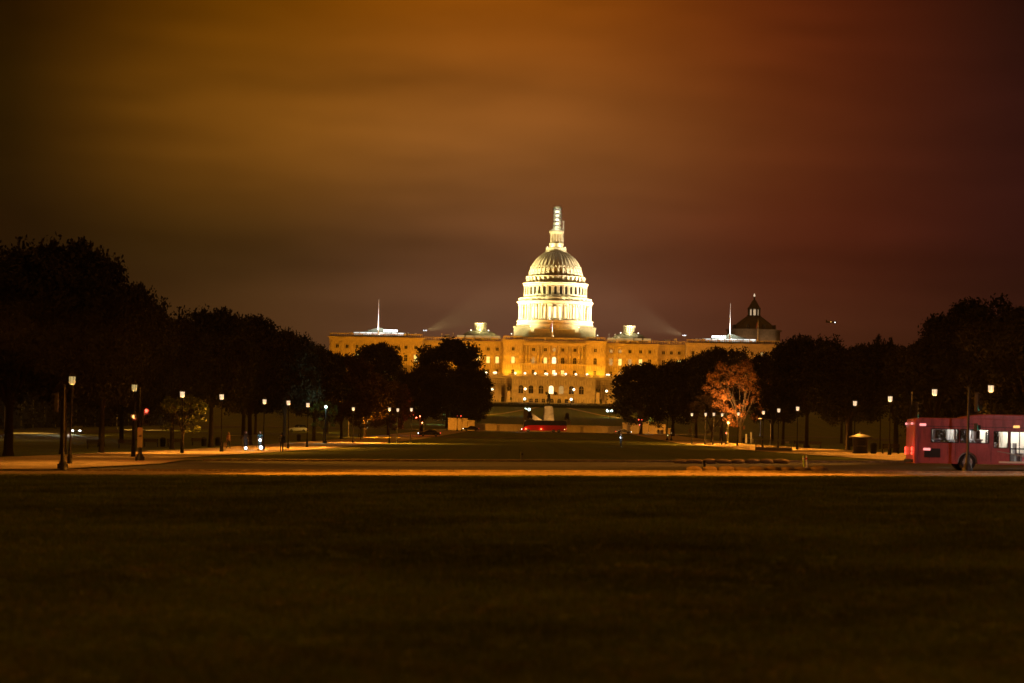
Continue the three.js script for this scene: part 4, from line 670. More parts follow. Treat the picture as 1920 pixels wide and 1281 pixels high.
  for (const x of [2.56, 4.3, 5.6, 6.6, 8.35, 10]) B().cyl(0.018, 0.018, 2.1, x, 1.6, 0.4, 6).mesh('grab_pole', M.chrome, c);
  for (const z of [-0.75, 0.75]) { B().box(10.6, 0.03, 0.16, 6, 2.63, z).mesh('ceiling_light', glow('tubeLight', [1, 0.95, 0.82], 2), c); }
  for (let k = 0; k < 5; k++) point(c, [1, 0.92, 0.75], 9, 1.7 + k * 2.1, 2.5, 0, 8);
  for (const x of [3.05, 9.3]) for (const z of [-1, 1]) wheel(c, 0.48, 0.3, x, z * (W / 2 - 0.19));
  B().box(0.9, 0.5, 0.03, 1.05, 0.95, W / 2 + 0.012).mesh('engine_grille', M.busBlack, c);
  { const sw = extrude([[4.7, 1.12], [5.6, 1.02, 6.6, 0.8], [8.6, 0.42], [8.3, 0.42], [6.5, 0.72], [5.6, 0.94, 4.7, 1.08]], 0.02, 0); mesh('swoosh_stripe', sw, M.busGrey, c).position.z = W / 2 + 0.012; B().box(3.4, 0.1, 0.03, 6.5, 0.5, W / 2 + 0.02).mesh('skirt_stripe', M.whitePaint, c); }
  for (const z of [-1, 1]) {
    B().round(0.06, 0.12, 0.3, 0.02, -0.06, 2.58, z * 0.95).mesh('marker_light', M.pinkGlow, c); B().round(0.06, 0.22, 0.22, 0.02, -0.06, 1.16, z * 1.05).mesh('tail_light', M.redGlow, c); B().round(0.06, 0.16, 0.22, 0.02, -0.06, 0.92, z * 1.05).mesh('tail_light', M.redGlow, c); B().ball(0.14, 12.14, 0.8, z * 0.95, [0.5, 1, 1]).mesh('headlight', M.whiteGlow, c);
  }
  B().round(0.36, 0.14, 0.04, 0.02, 0.5, 2.52, W / 2 + 0.02).mesh('marker_light', M.pinkGlow, c); B().round(0.4, 0.13, 0.04, 0.02, 0.75, 1.15, W / 2 + 0.02).mesh('marker_light', M.pinkGlow, c); B().round(0.36, 0.13, 0.04, 0.02, 5.75, 2.5, W / 2 + 0.02).mesh('marker_light', M.orangeMarker, c); B().round(0.36, 0.13, 0.04, 0.02, 9.4, 2.5, W / 2 + 0.02).mesh('marker_light', M.orangeMarker, c);
  point(c, [1, 0.12, 0.1], 2.5, -0.5, 1.1, 1.2); spot(c, [1, 0.93, 0.8], 900, [12.3, 0.8, 0.6], [30, 0, 0.6], 0.3, 0.8);
  for (const x of [0.9, 2.35, 4.35, 6.6, 8.4, 10.05]) B().box(0.014, 1.0, 0.012, x, 0.98, W / 2 + 0.006).mesh('panel_seam', M.busBlack, c);
  B().box(11.4, 0.03, 0.02, 6.1, 2.44, W / 2 + 0.008).mesh('drip_rail', M.busBlack, c); B().box(1.1, 0.5, 0.015, 7.6, 0.95, W / 2 + 0.006).mesh('access_panel', M.busRed, c);
  B().round(0.1, 0.18, 2.4, 0.03, -0.06, 0.5, 0).mesh('bumper', M.busBlack, c);
}
{ // small aircraft far off in the sky
  const o = thing('airplane', 'tiny airplane with two lights in the sky on the right', 'airplane', at(1559, 604, 3200), 0.3);
  mesh('fuselage', B().add(new THREE.CapsuleGeometry(1.2, 14, 4, 10), 0, 0, 0, 0, 0, Math.PI / 2).geo(), M.carGrey, o); B().box(2.4, 0.3, 18, 0.5, -0.2, 0).mesh('wing', M.carGrey, o); B().box(1.6, 0.2, 6, -7, 0.4, 0).box(1.8, 2.6, 0.25, -7.2, 1.6, 0).mesh('tail', M.carGrey, o);
  B().ball(0.6, 3.6, -0.3, 4, 1, 8).mesh('landing_light', M.whiteGlow, o); B().ball(0.45, -3, -0.2, 5, 1, 8).mesh('landing_light', M.amberGlow, o);
}

// ---------- people and statues: joints with radii, joined smoothly into one skin ----------
function skin(bones, size, res, k) {
  const mc = new MarchingCubes(res, M.bronze, false, false, 60000), h = res / 2, f = mc.field; let q = 0;
  const segs = bones.map(([a, b, ra, rb, c]) => { const d = [b[0] - a[0], b[1] - a[1], b[2] - a[2]]; return { a, d, l: d[0] * d[0] + d[1] * d[1] + d[2] * d[2] || 1e-9, ra, rb, c }; });
  const dist = (x, y, z, s) => { const px = x - s.a[0], py = y - s.a[1], pz = z - s.a[2], t = clamp((px * s.d[0] + py * s.d[1] + pz * s.d[2]) / s.l, 0, 1); return Math.hypot(px - s.d[0] * t, py - s.d[1] * t, pz - s.d[2] * t) - lerp(s.ra, s.rb, t); };
  for (let z = 0; z < res; z++) for (let y = 0; y < res; y++) for (let x = 0; x < res; x++) {
    const X = (x - h) / h * size, Y = (y - h) / h * size + size * 0.92, Z = (z - h) / h * size; let m = 9;
    for (const s of segs) { const d = dist(X, Y, Z, s); if (d > m + k) continue; const e = Math.max(k - Math.abs(m - d), 0) / k; m = Math.min(m, d) - e * e * k * 0.25; }
    f[q++] = -m;
  }
  mc.isolation = 0; mc.update(); const n = mc.count, pos = mc.positionArray.slice(0, n * 3), nor = mc.normalArray.slice(0, n * 3), g = new THREE.BufferGeometry();
  for (let i = 0; i < n; i++) { pos[3 * i] *= size; pos[3 * i + 1] = pos[3 * i + 1] * size + size * 0.92; pos[3 * i + 2] *= size; }
  g.setAttribute('position', new THREE.BufferAttribute(pos, 3)); g.setAttribute('normal', new THREE.BufferAttribute(nor, 3));
  const near = (x, y, z) => { let b = 9, c = 0; for (const s of segs) { const d = dist(x, y, z, s); if (d < b) { b = d; c = s.c; } } return c; };
  return { g, near };
}
function personShape(o) {
  const T = o.stride || 0, A = o.arms || 'down', S = 0, Pn = 1, Sk = 2, Sh = 3, Hr = 4, bn = [], J = {};
  J.wr = {}; const lean = o.lean || 0;
  bn.push([[0, 0.95, 0], [0, 1.12, 0.0 + lean * 0.1], 0.135, 0.125, S], [[0, 1.12, lean * 0.1], [0, 1.34, lean * 0.2], 0.13, 0.15, S], [[-0.13, 1.4, lean * 0.2], [0.13, 1.4, lean * 0.2], 0.085, 0.085, S], [[0, 1.42, lean * 0.2], [0, 1.53, lean * 0.25 + 0.01], 0.055, 0.052, Sk]);
  bn.push([[0, 1.6, lean * 0.26 + 0.025], [0, 1.67, lean * 0.27], 0.08, 0.098, Sk], [[0, 1.655, lean * 0.27 - 0.03], [0, 1.7, lean * 0.27 - 0.015], 0.1, 0.096, Hr], [[0, 1.62, lean * 0.26 + 0.1], [0, 1.6, lean * 0.26 + 0.115], 0.014, 0.02, Sk]);
  if (o.hair) bn.push([[0, 1.66, lean * 0.26 - 0.06], [0, 1.45, lean * 0.22 - 0.1], 0.085, 0.06, Hr]);
  for (const s of [-1, 1]) {
    bn.push([[s * 0.093, 1.63, lean * 0.26], [s * 0.1, 1.64, lean * 0.26 - 0.01], 0.016, 0.02, Sk]);
    const sh = [s * 0.19, 1.4, lean * 0.2]; let el, wr;
    if (A === 'front' || (A === 'one' && s < 0)) { el = [s * 0.24, 1.14, 0.06 + lean * 0.3]; wr = [s * 0.1, 1.2, 0.3 + lean * 0.3]; } else if (A === 'bars') { el = [s * 0.27, 1.16, 0.12]; wr = [s * 0.22, 1.08, 0.36]; } else { el = [s * 0.25, 1.13, -s * T * 0.3]; wr = [s * 0.25, 0.89, -s * T * 0.5 + 0.06]; }
    bn.push([sh, el, 0.062, 0.048, S], [el, wr, 0.046, 0.034, S]);
    const d = new THREE.Vector3(...wr).sub(new THREE.Vector3(...el)).normalize(), hd = [wr[0] + d.x * 0.08, wr[1] + d.y * 0.08, wr[2] + d.z * 0.08]; bn.push([wr, hd, 0.032, 0.036, Sk]); J.wr[s] = { hd, d };
    const hp = [s * 0.09, 0.93, 0], kn = [s * 0.1, 0.5, s * T * 0.5 + 0.02], an = [s * 0.1, 0.09, s * T - (s * T < 0 ? 0.08 : 0)];
    bn.push([hp, kn, 0.092, 0.06, Pn], [kn, an, 0.058, 0.042, Pn], [[an[0], 0.05, an[2] - 0.04], [an[0] * 1.1, 0.04, an[2] + 0.16], 0.045, 0.036, Sh]);
    if (o.dress) bn.push([[s * 0.05, 0.98, 0], [s * 0.09, 0.55, 0], 0.12, 0.16, S]);
  }
  if (o.pack) bn.push([[0, 1.32, -0.2], [0, 1.08, -0.2], 0.12, 0.13, Sh]);
  const { g, near } = skin(bn, 1.0, 72, 0.05), p = g.attributes.position, col = new Float32Array(p.count * 3);
  for (let i = 0; i < p.count; i++) { const c = o.colors[near(p.getX(i), p.getY(i), p.getZ(i))]; col.set(c, i * 3); }
  g.setAttribute('color', new THREE.BufferAttribute(col, 3));
  const parts = [g]; // four fingers and a thumb on each hand, slightly curled
  for (const s of [-1, 1]) { const { hd, d } = J.wr[s]; for (let k = 0; k < 5; k++) { const len = [0.05, 0.075, 0.085, 0.078, 0.06][k], off = (k - 2) * 0.017, b = B(), side = k === 0 ? 0.03 : 0, p0 = [hd[0], hd[1], hd[2] + off], p1 = [hd[0] + d.x * len * 0.6 - s * (0.006 + side * 0.3), hd[1] + d.y * len * 0.6, hd[2] + d.z * len * 0.6 + off * 1.2 + side], p2 = [p1[0] + d.x * len * 0.4 - s * 0.014, p1[1] + d.y * len * 0.4, p1[2] + d.z * len * 0.4]; b.bar(p0, p1, 0.01, 0.009, 5).bar(p1, p2, 0.009, 0.007, 5); const fg = b.geo(); fg.deleteAttribute('uv'); const n = fg.attributes.position.count, c = new Float32Array(n * 3); for (let i = 0; i < n; i++) c.set(o.colors[2], i * 3); fg.setAttribute('color', new THREE.BufferAttribute(c, 3)); parts.push(fg); } }
  return mergeGeometries(parts);
}
mat('clothes', [1, 1, 1], 0.85, { vertexColors: true });
function person(px, py, D, turn, label, o) { const p = D ? stand(px, D) : meet(px, py), t = thing('person', label, 'person', p, turn, 'people on the mall'); mesh('body', personShape(o), M.clothes, t).scale.setScalar(o.h || 1); return t; }
const C = (top, trousers, hair = [0.02, 0.015, 0.01]) => [top, trousers, [0.35, 0.2, 0.13], [0.02, 0.02, 0.02], hair];
const K = [0.015, 0.015, 0.018];
{
  const w = person(428, 841, 0, 0.6, 'person in tan top and dark trousers carrying a pale bag on the left path', { colors: C([0.25, 0.14, 0.08], K), stride: 0.12, hair: true });
  const b = thing('tote_bag', 'pale tote bag held beside the person in tan top', 'bag', w.position.clone().add(new THREE.Vector3(-0.36, 0.32, 0.05)), 0.6); mesh('bag_body', new RoundedBoxGeometry(0.4, 0.5, 0.16, 3, 0.06), mat('bagCloth', [0.55, 0.42, 0.28], 0.9), b).position.y = 0.06; mesh('handle', new THREE.TorusGeometry(0.12, 0.012, 5, 12, Math.PI), M.bagCloth, b).position.y = 0.3;
  const rider = (px, py, label, lab2, colors) => {
    const p = meet(px, py), t = thing('person', label, 'person', p.clone().setY(p.y + 0.16), 0.15, 'people on the mall'); mesh('body', personShape({ colors, arms: 'bars', lean: 0.25, stride: 0.08 }), M.clothes, t);
    const s = thing('kick_scooter', lab2, 'scooter', p, 0.15, 'electric kick scooters'); B().round(0.16, 0.05, 0.75, 0.02, 0, 0.135, 0.05).mesh('deck', M.blackIron, s); B().bar([0, 0.13, 0.42], [0, 1.1, 0.36], 0.025).mesh('stem', M.blackIron, s); B().bar([-0.26, 1.1, 0.36], [0.26, 1.1, 0.36], 0.018).mesh('handlebar', M.blackIron, s);
    for (const z of [-0.42, 0.52]) mesh('wheel', metreUV(new THREE.TorusGeometry(0.085, 0.03, 8, 16).rotateY(Math.PI / 2)), M.rubber, s).position.set(0, 0.115, z);
    return s;
  };
  const s1 = rider(460, 845, 'dark dressed person riding a scooter with a white lamp at its front wheel', 'scooter with one white lamp by its front wheel', C([0.05, 0.035, 0.025], K));
  B().ball(0.13, 0, 0.24, 0.62).mesh('headlight', M.whiteGlow, s1); point(s1, [0.95, 0.97, 1], 2, 0, 0.26, 0.85);
  const s2 = rider(487, 844, 'person in grey blue clothes riding a scooter with two white lamps', 'scooter with two bluish white lamps, high and low', C([0.05, 0.12, 0.14], [0.03, 0.07, 0.09]));
  B().ball(0.13, 0, 1.0, 0.5).mesh('headlight', M.whiteGlow, s2); B().ball(0.17, 0.08, 0.26, 0.62).mesh('headlight', M.whiteGlow, s2); point(s2, [0.8, 0.92, 1], 1.5, 0, 1.0, 0.75); point(s2, [0.85, 0.95, 1], 2.5, 0.08, 0.28, 0.95);
  person(528, 848, 0, Math.PI, 'person in black with a backpack walking away along the left path', { colors: C(K, K), stride: 0.18, pack: true });
  const ph = person(1164, 837, 0, 0.9, 'person in black standing on the lawn holding a lit phone', { colors: C(K, K), arms: 'one', pack: true });
  { const q = thing('phone', 'small lit phone held by the person on the lawn', 'phone', ph.position.clone().add(new THREE.Vector3(-0.1, 1.22, 0.42)), 0.4); mesh('phone_case', metreUV(new THREE.BoxGeometry(0.09, 0.17, 0.012)), M.blackIron, q); mesh('screen_light', metreUV(new THREE.BoxGeometry(0.08, 0.15, 0.006)), M.whiteGlow, q).position.z = 0.011; B().ball(0.035, 0, 0.02, 0.03, 1, 8).mesh('torch_light', M.whiteGlow, q); point(q, [0.85, 1, 0.95], 1.5, 0, 0, 0.12); }
  person(1234, 0, 705, 0.2, 'person in pale trousers by the right stone wall, left of a pair', { colors: C([0.06, 0.03, 0.03], [0.3, 0.22, 0.15]) }); person(1241.5, 0, 705, -0.3, 'person in tan clothes by the right stone wall, right of a pair', { colors: C([0.3, 0.2, 0.12], [0.28, 0.2, 0.12]), hair: true });
  person(839, 0, 690, 1.2, 'person with white trousers waiting at the avenue by the stone wall', { colors: C(K, [0.6, 0.6, 0.6]) });
  for (const [i, x] of [[0, 928.5], [1, 933.5]]) { const pp = at(x, 757.5, 1118); pp.y = ground(pp.x, 1118); const t = thing('person', `tiny distant person on the terrace path by the left stair, ${i ? 'right' : 'left'} one`, 'person', pp, i, 'people on the mall'); mesh('body', personShape({ colors: C(K, K), stride: 0.1 }), M.clothes, t); }
}
// equestrian statue on its tall pedestal, with guardian lions
{
  const D = 936, p = at(1028, 793, D); p.y = ground(p.x, D); const top = at(1028, 762, D).y - p.y;
  const ped = thing('statue_pedestal', 'tall pale stone pedestal under the horseman', 'pedestal', p, -0.0185); B().box(8.6, 0.6, 9, 0, 0.3, 0).box(7.6, 0.6, 8, 0, 0.9, 0).mesh('step', M.stone, ped);
  B().add(new THREE.CylinderGeometry(1.95, 2.5, top - 2.1, 4, 1), 0, 1.2 + (top - 2.1) / 2, 0, 0, Math.PI / 4, 0, [1, 1, 1.35]).mesh('shaft', M.stone, ped); B().box(3.3, 0.5, 4.4, 0, top - 0.65, 0).box(3.0, 0.4, 4.1, 0, top - 0.2, 0).mesh('capital', M.stone, ped); B().box(4.0, 0.7, 5.2, 0, 1.55, 0).mesh('base', M.stone, ped);
  const st = thing('equestrian_statue', 'dark bronze rider on a standing horse on top of the pedestal', 'statue', [p.x, p.y + top + 0.01, p.z], 0.0), bn = [];
  bn.push([[0, 1.25, -0.55], [0, 1.28, 0.5], 0.31, 0.3, 0], [[0, 1.32, 0.55], [0, 1.78, 0.95], 0.2, 0.13, 0], [[0, 1.82, 0.98], [0, 1.66, 1.28], 0.11, 0.075, 0], [[-0.06, 1.92, 0.92], [-0.07, 2.0, 0.92], 0.03, 0.015, 0], [[0.06, 1.92, 0.92], [0.07, 2.0, 0.92], 0.03, 0.015, 0], [[0, 1.35, -0.8], [0, 0.85, -0.98], 0.07, 0.05, 0]);
  for (const s of [-1, 1]) bn.push([[s * 0.16, 1.15, 0.5], [s * 0.16, 0.65, 0.52], 0.12, 0.07, 0], [[s * 0.16, 0.65, 0.52], [s * 0.16, 0.12, 0.5], 0.06, 0.045, 0], [[s * 0.16, 0.1, 0.52], [s * 0.16, 0.04, 0.54], 0.06, 0.07, 0], [[s * 0.18, 1.15, -0.6], [s * 0.18, 0.8, -0.5], 0.17, 0.09, 0], [[s * 0.18, 0.8, -0.5], [s * 0.18, 0.5, -0.7], 0.08, 0.06, 0], [[s * 0.18, 0.5, -0.7], [s * 0.18, 0.1, -0.66], 0.055, 0.045, 0], [[s * 0.18, 0.1, -0.64], [s * 0.18, 0.04, -0.62], 0.06, 0.07, 0], [[s * 0.14, 1.6, 0.02], [s * 0.36, 1.2, 0.18], 0.11, 0.08, 0], [[s * 0.36, 1.2, 0.18], [s * 0.36, 0.85, 0.08], 0.075, 0.05, 0], [[s * 0.2, 2.12, -0.05], [s * 0.28, 1.85, 0.05], 0.075, 0.055, 0], [[s * 0.28, 1.85, 0.05], [s * 0.1, 1.75, 0.32], 0.05, 0.04, 0]);
  bn.push([[0, 1.6, -0.05], [0, 2.1, -0.05], 0.17, 0.19, 0], [[0, 2.2, -0.04], [0, 2.34, -0.02], 0.07, 0.1, 0], [[0, 2.4, -0.02], [0, 2.46, -0.02], 0.12, 0.08, 0], [[-0.12, 2.41, -0.02], [0.12, 2.41, -0.02], 0.06, 0.06, 0], [[0, 2.0, -0.16], [0, 1.5, -0.4], 0.2, 0.26, 0]);
  const m = mesh('bronze_figure', skin(bn, 1.4, 84, 0.08).g, M.bronze, st); m.scale.set(2.05, 2.05, 2.05); B().box(2.2, 0.25, 3.6, 0, 0.12, 0.2).mesh('plinth', M.bronze, st);
  const lb = []; lb.push([[0, 0.42, -0.5], [0, 0.48, 0.4], 0.26, 0.28, 0], [[0, 0.6, 0.5], [0, 0.9, 0.62], 0.3, 0.3, 0], [[0, 0.95, 0.7], [0, 0.88, 0.95], 0.18, 0.12, 0]); for (const s of [-1, 1]) lb.push([[s * 0.2, 0.45, 0.45], [s * 0.22, 0.12, 0.75], 0.14, 0.09, 0], [[s * 0.22, 0.1, 0.75], [s * 0.22, 0.09, 1.1], 0.09, 0.08, 0], [[s * 0.24, 0.4, -0.5], [s * 0.28, 0.14, -0.2], 0.2, 0.12, 0], [[s * 0.13, 1.14, 0.6], [s * 0.14, 1.22, 0.6], 0.05, 0.03, 0]);
  const lg = skin(lb, 1.2, 60, 0.1).g;
  for (const [px, side] of [[993, 'left'], [1063, 'right']]) {
    const DD = 905, q = at(px, 800, DD); q.y = ground(q.x, DD); const ty = at(px, side === 'left' ? 786 : 788, DD).y - q.y, pd = thing('lion_pedestal', `${side} stone block carrying a bronze lion before the tall pedestal`, 'pedestal', q); B().box(2.6, ty, 3.4, 0, ty / 2, 0).box(3, 0.3, 3.8, 0, ty - 0.3, 0).box(3.2, 0.6, 4, 0, 0.3, 0).mesh('block', M.stone, pd);
    const li = thing('lion_statue', `${side} crouching bronze lion on a stone block`, 'statue', [q.x, q.y + ty, q.z]); mesh('bronze_figure', lg, M.bronze, li).scale.setScalar(2.4);
  }
  const rp = at(1003, 793, 928); rp.y = ground(rp.x, 928); const rmp = thing('memorial_wall', 'sloping pale stone wall left of the tall pedestal', 'wall', rp); const g = extrude([[-4.5, 0], [3.2, 0], [3.2, 1.6], [-2.2, 5.2], [-4.5, 6.6]], 1.2, 0.05); mesh('wall_slab', g, M.stone, rmp); B().box(8.4, 0.3, 1.8, -0.6, 0.15, 0).mesh('footing', M.stone, rmp);
  for (const [x, k, l] of [[1015, 220, 'left'], [1042, 220, 'right']]) { const q = at(x, 800, 915); q.y = ground(q.x, 915); const f = thing('ground_spotlight', `small ground spotlight before the tall pedestal, ${l} one`, 'floodlight', q); B().box(0.4, 0.3, 0.3, 0, 0.15, 0).mesh('lamp_housing', M.blackIron, f); B().box(0.3, 0.2, 0.04, 0, 0.22, -0.17).mesh('lamp_lens', M.amberGlow, f); spot(f, [1, 0.48, 0.12], 620, [0, 0.4, -0.25], [p.x - q.x, 3.6, p.z - q.z], 0.55, 0.9); }
}
// stone walls along the avenue
{
  const wall = (px0, px1, D, h, label, n) => { const a = stand(px0, D), b = stand(px1, D), L0 = b.x - a.x, o = thing('stone_wall', label, 'wall', [a.x, a.y, a.z]); const k = Math.round(L0 / n), g = metreUV(new THREE.BoxGeometry(L0 / k - 0.04, h, 0.8)); for (let i = 0; i < k; i++) put(o, 'wall_block', g, M.stone, (i + 0.5) * L0 / k, h / 2 - 0.1, 0); B().box(L0 + 0.2, 0.25, 1.1, L0 / 2, h + 0.02, 0).mesh('coping', M.stone, o); return o; };
  wall(890, 1165, 737, 2.0, 'long low amber lit stone wall behind the red coach', 3); wall(840, 876, 735, 3.6, 'tall stone wall block by the left traffic signals', 2); wall(876.5, 889.5, 735, 3.0, 'lower stone wall step between the tall block and the long wall', 2);
  wall(1167, 1181, 735, 3.2, 'lower left step of the right stone wall', 2); wall(1181.5, 1216, 734.5, 3.7, 'tall middle block of the right stone wall', 2); wall(1216.5, 1248, 735, 2.9, 'lower right step of the right stone wall', 2);
  let i = 0; for (const px of [934, 1091, 1142, 1254]) { const q = stand(px, 733), o = thing('wall_pier', `small dark pier before the stone wall, ${ORD[i++]} from the left`, 'pier', q); B().box(0.9, 1.7, 0.5, 0, 0.85, 0).box(1.1, 0.25, 0.7, 0, 1.8, 0).box(1.1, 0.3, 0.7, 0, 0.15, 0).mesh('block', M.greyStone, o); }
}

// ---------- traffic signals ----------
mat('signalBody', [0.05, 0.045, 0.03], 0.5);
function signalPost(p, h, label, heads, extra = {}) {
  const o = thing('traffic_signal', label, 'traffic light', p, 0, 'traffic signals');
  B().lathe([[0.3, 0], [0.3, 0.16], [0.24, 0.24], [0.2, 0.42], [0.13, 0.5], [0.11, 0.9], [0.075, 1.0], [0.065, h - 0.1], [0.09, h - 0.06], [0.05, h], [0, h + 0.03]], 12).mesh('post', M.blackIron, o);
  for (const k of [0, 1, 2, 3, 4, 5]) { const a = k / 6 * 6.283; B().box(0.07, 0.3, 0.05, Math.cos(a) * 0.25, 0.16, Math.sin(a) * 0.25, -a).mesh('base_foot', M.blackIron, o); }
  for (const [y, x, turn, lit, kind] of heads) {
    const hd = B(), n = kind === 'walk' ? 1 : 3, hh = kind === 'walk' ? 0.46 : 1.05; hd.round(0.36, hh, 0.2, 0.03, x, y, 0.02, turn); const b = hd.mesh('signal_head', M.signalBody, o);
    B().bar([0, y + hh * 0.4, 0], [x, y + hh * 0.4, 0], 0.02).bar([0, y - hh * 0.4, 0], [x, y - hh * 0.4, 0], 0.02).mesh('bracket', M.blackIron, o);
    for (let k = 0; k < n; k++) { const ly = n === 1 ? y : y + 0.33 - k * 0.33, on = lit[0] === k, m = on ? M[lit[1]] : M.busBlack, dx = Math.sin(turn) * 0.12, dz = Math.cos(turn) * 0.12; B().add(new THREE.CylinderGeometry(0.11, 0.11, 0.03, 14), x + dx, ly, 0.02 + dz, Math.PI / 2, turn, 0).mesh('lens_light', m, b); B().add(new THREE.CylinderGeometry(0.135, 0.135, 0.16, 14, 1, true, 0.8, 4.7), x + dx * 1.6, ly, 0.02 + dz * 1.6, Math.PI / 2, turn, 0).mesh('visor', M.blackIron, b); if (on && extra.light) point(o, extra.light, extra.k || 1, x + dx * 2.6, ly, 0.02 + dz * 2.6, 3); }
  }
  if (extra.sign) { const s = extra.sign; B().box(s.w, s.h, 0.02, 0, s.y, 0.09).mesh('sign_panel', M.signTan || mat('signTan', [0.45, 0.36, 0.2], 0.7), o); B().box(s.w * 0.6, 0.14, 0.012, 0, s.y + 0.1, 0.11).mesh('sign_mark', M.wood, o); }
  return o;
}
signalPost(meet(1814, 884.5), 4.75, 'black signal post at the near kerb in front of the city bus', [[3.85, 0.45, 1.2, [2, 'greenGlow']], [2.45, 0.42, 1.3, [0, 'greenGlow'], 'walk']], {});
signalPost(stand(1706, 150), 4.5, 'grey signal post rising behind the tail of the city bus', [[3.3, 0.38, 1.3, [2, 'greenGlow']]]);
signalPost(meet(117, 881), 4.7, 'black signal post with bulky base at the near left kerb', [[3.7, -0.4, -1.5, [9, '']]]);
signalPost(meet(262, 866), 4.6, 'black signal post with red lights and a tall tan panel', [[2.85, 0.3, 0.5, [0, 'redGlow']], [2.8, -0.32, -0.6, [0, 'amberGlow'], 'walk']], { sign: { w: 0.32, h: 1.25, y: 1.5 }, light: [1, 0.1, 0.05], k: 1.6 });
signalPost(stand(787, 520), 4.4, 'signal post with a bright red light at the end of the left path', [[4.0, 0, 0, [0, 'redGlow']], [2.9, 0.5, 0, [0, 'sodiumGlow'], 'walk'], [4.0, -0.9, 0.2, [0, 'redDim'], 'walk']], { light: [1, 0.1, 0.04], k: 14 });
signalPost(stand(857, 700), 4.8, 'dark signal post in front of the tall stone wall, left of a pair', [[4.2, 0.0, 0, [0, 'redDim']]]); signalPost(stand(866, 700), 4.8, 'signal post with a red light before the tall stone wall, right of a pair', [[4.2, -0.3, 0, [0, 'redGlow']]], { light: [1, 0.1, 0.05], k: 3 });
signalPost(stand(1199, 700), 5, 'signal post with red lights before the right stone wall', [[4.1, -0.3, 0, [0, 'redGlow']], [4.1, 0.55, 0.4, [0, 'redDim']], [2.9, 0, 0, [0, 'pinkGlow'], 'walk']], { light: [1, 0.1, 0.05], k: 4 });
signalPost(stand(1362.5, 432), 3.4, 'short signal post with a red hand light below the orange globe lamp', [[2.0, -0.12, 0, [0, 'redGlow'], 'walk']], { light: [1, 0.2, 0.12], k: 4 });
signalPost(stand(1251, 500), 4.4, 'signal post with a yellow lit box on the right path', [[1.1, 0.1, 0, [0, 'windowGlow'], 'walk']], { sign: { w: 0.3, h: 1.2, y: 1.0 } }); signalPost(stand(1258.5, 496), 3.4, 'thin signal post right of the yellow lit box', [[1.6, 0, 0, [0, 'windowDim'], 'walk']]);
// low mast lights added among the trees to brighten the far paths
mastLight(local(-40, 470), 'low street light added among the trees at the end of the left path', [axis(470) - 22, 2, -470], 5000, [1, 0.36, 0.01], 4.6, 1.1);
mastLight(local(41, 430), 'low street light added among the trees near the russet tree', [axis(430) + 24, 2, -440], 5000, [1, 0.36, 0.02], 4.6, 1.1);
mastLight(local(-47, 552), 'added street light brightening the white parked car', [axis(560) - 54, 2, -560], 900, [1, 0.5, 0.08], 6, 0.9);  // extra lamp put in so the parked car shows
{ let i = 0; for (const D of [230, 330, 430, 540]) mastLight(local(-99.5, D), `tall street light on the far left drive, ${ORD[i++]} from the street`, [axis(D) - 92, 1, -D], 2600, [1, 0.5, 0.06], 7, 0.9); i = 0; for (const D of [300, 420, 540]) mastLight(local(99.5, D), `tall street light on the far right drive, ${ORD[i++]} from the street`, [axis(D) + 92, 1, -D], 1200, [1, 0.34, 0.1], 7, 0.9); }

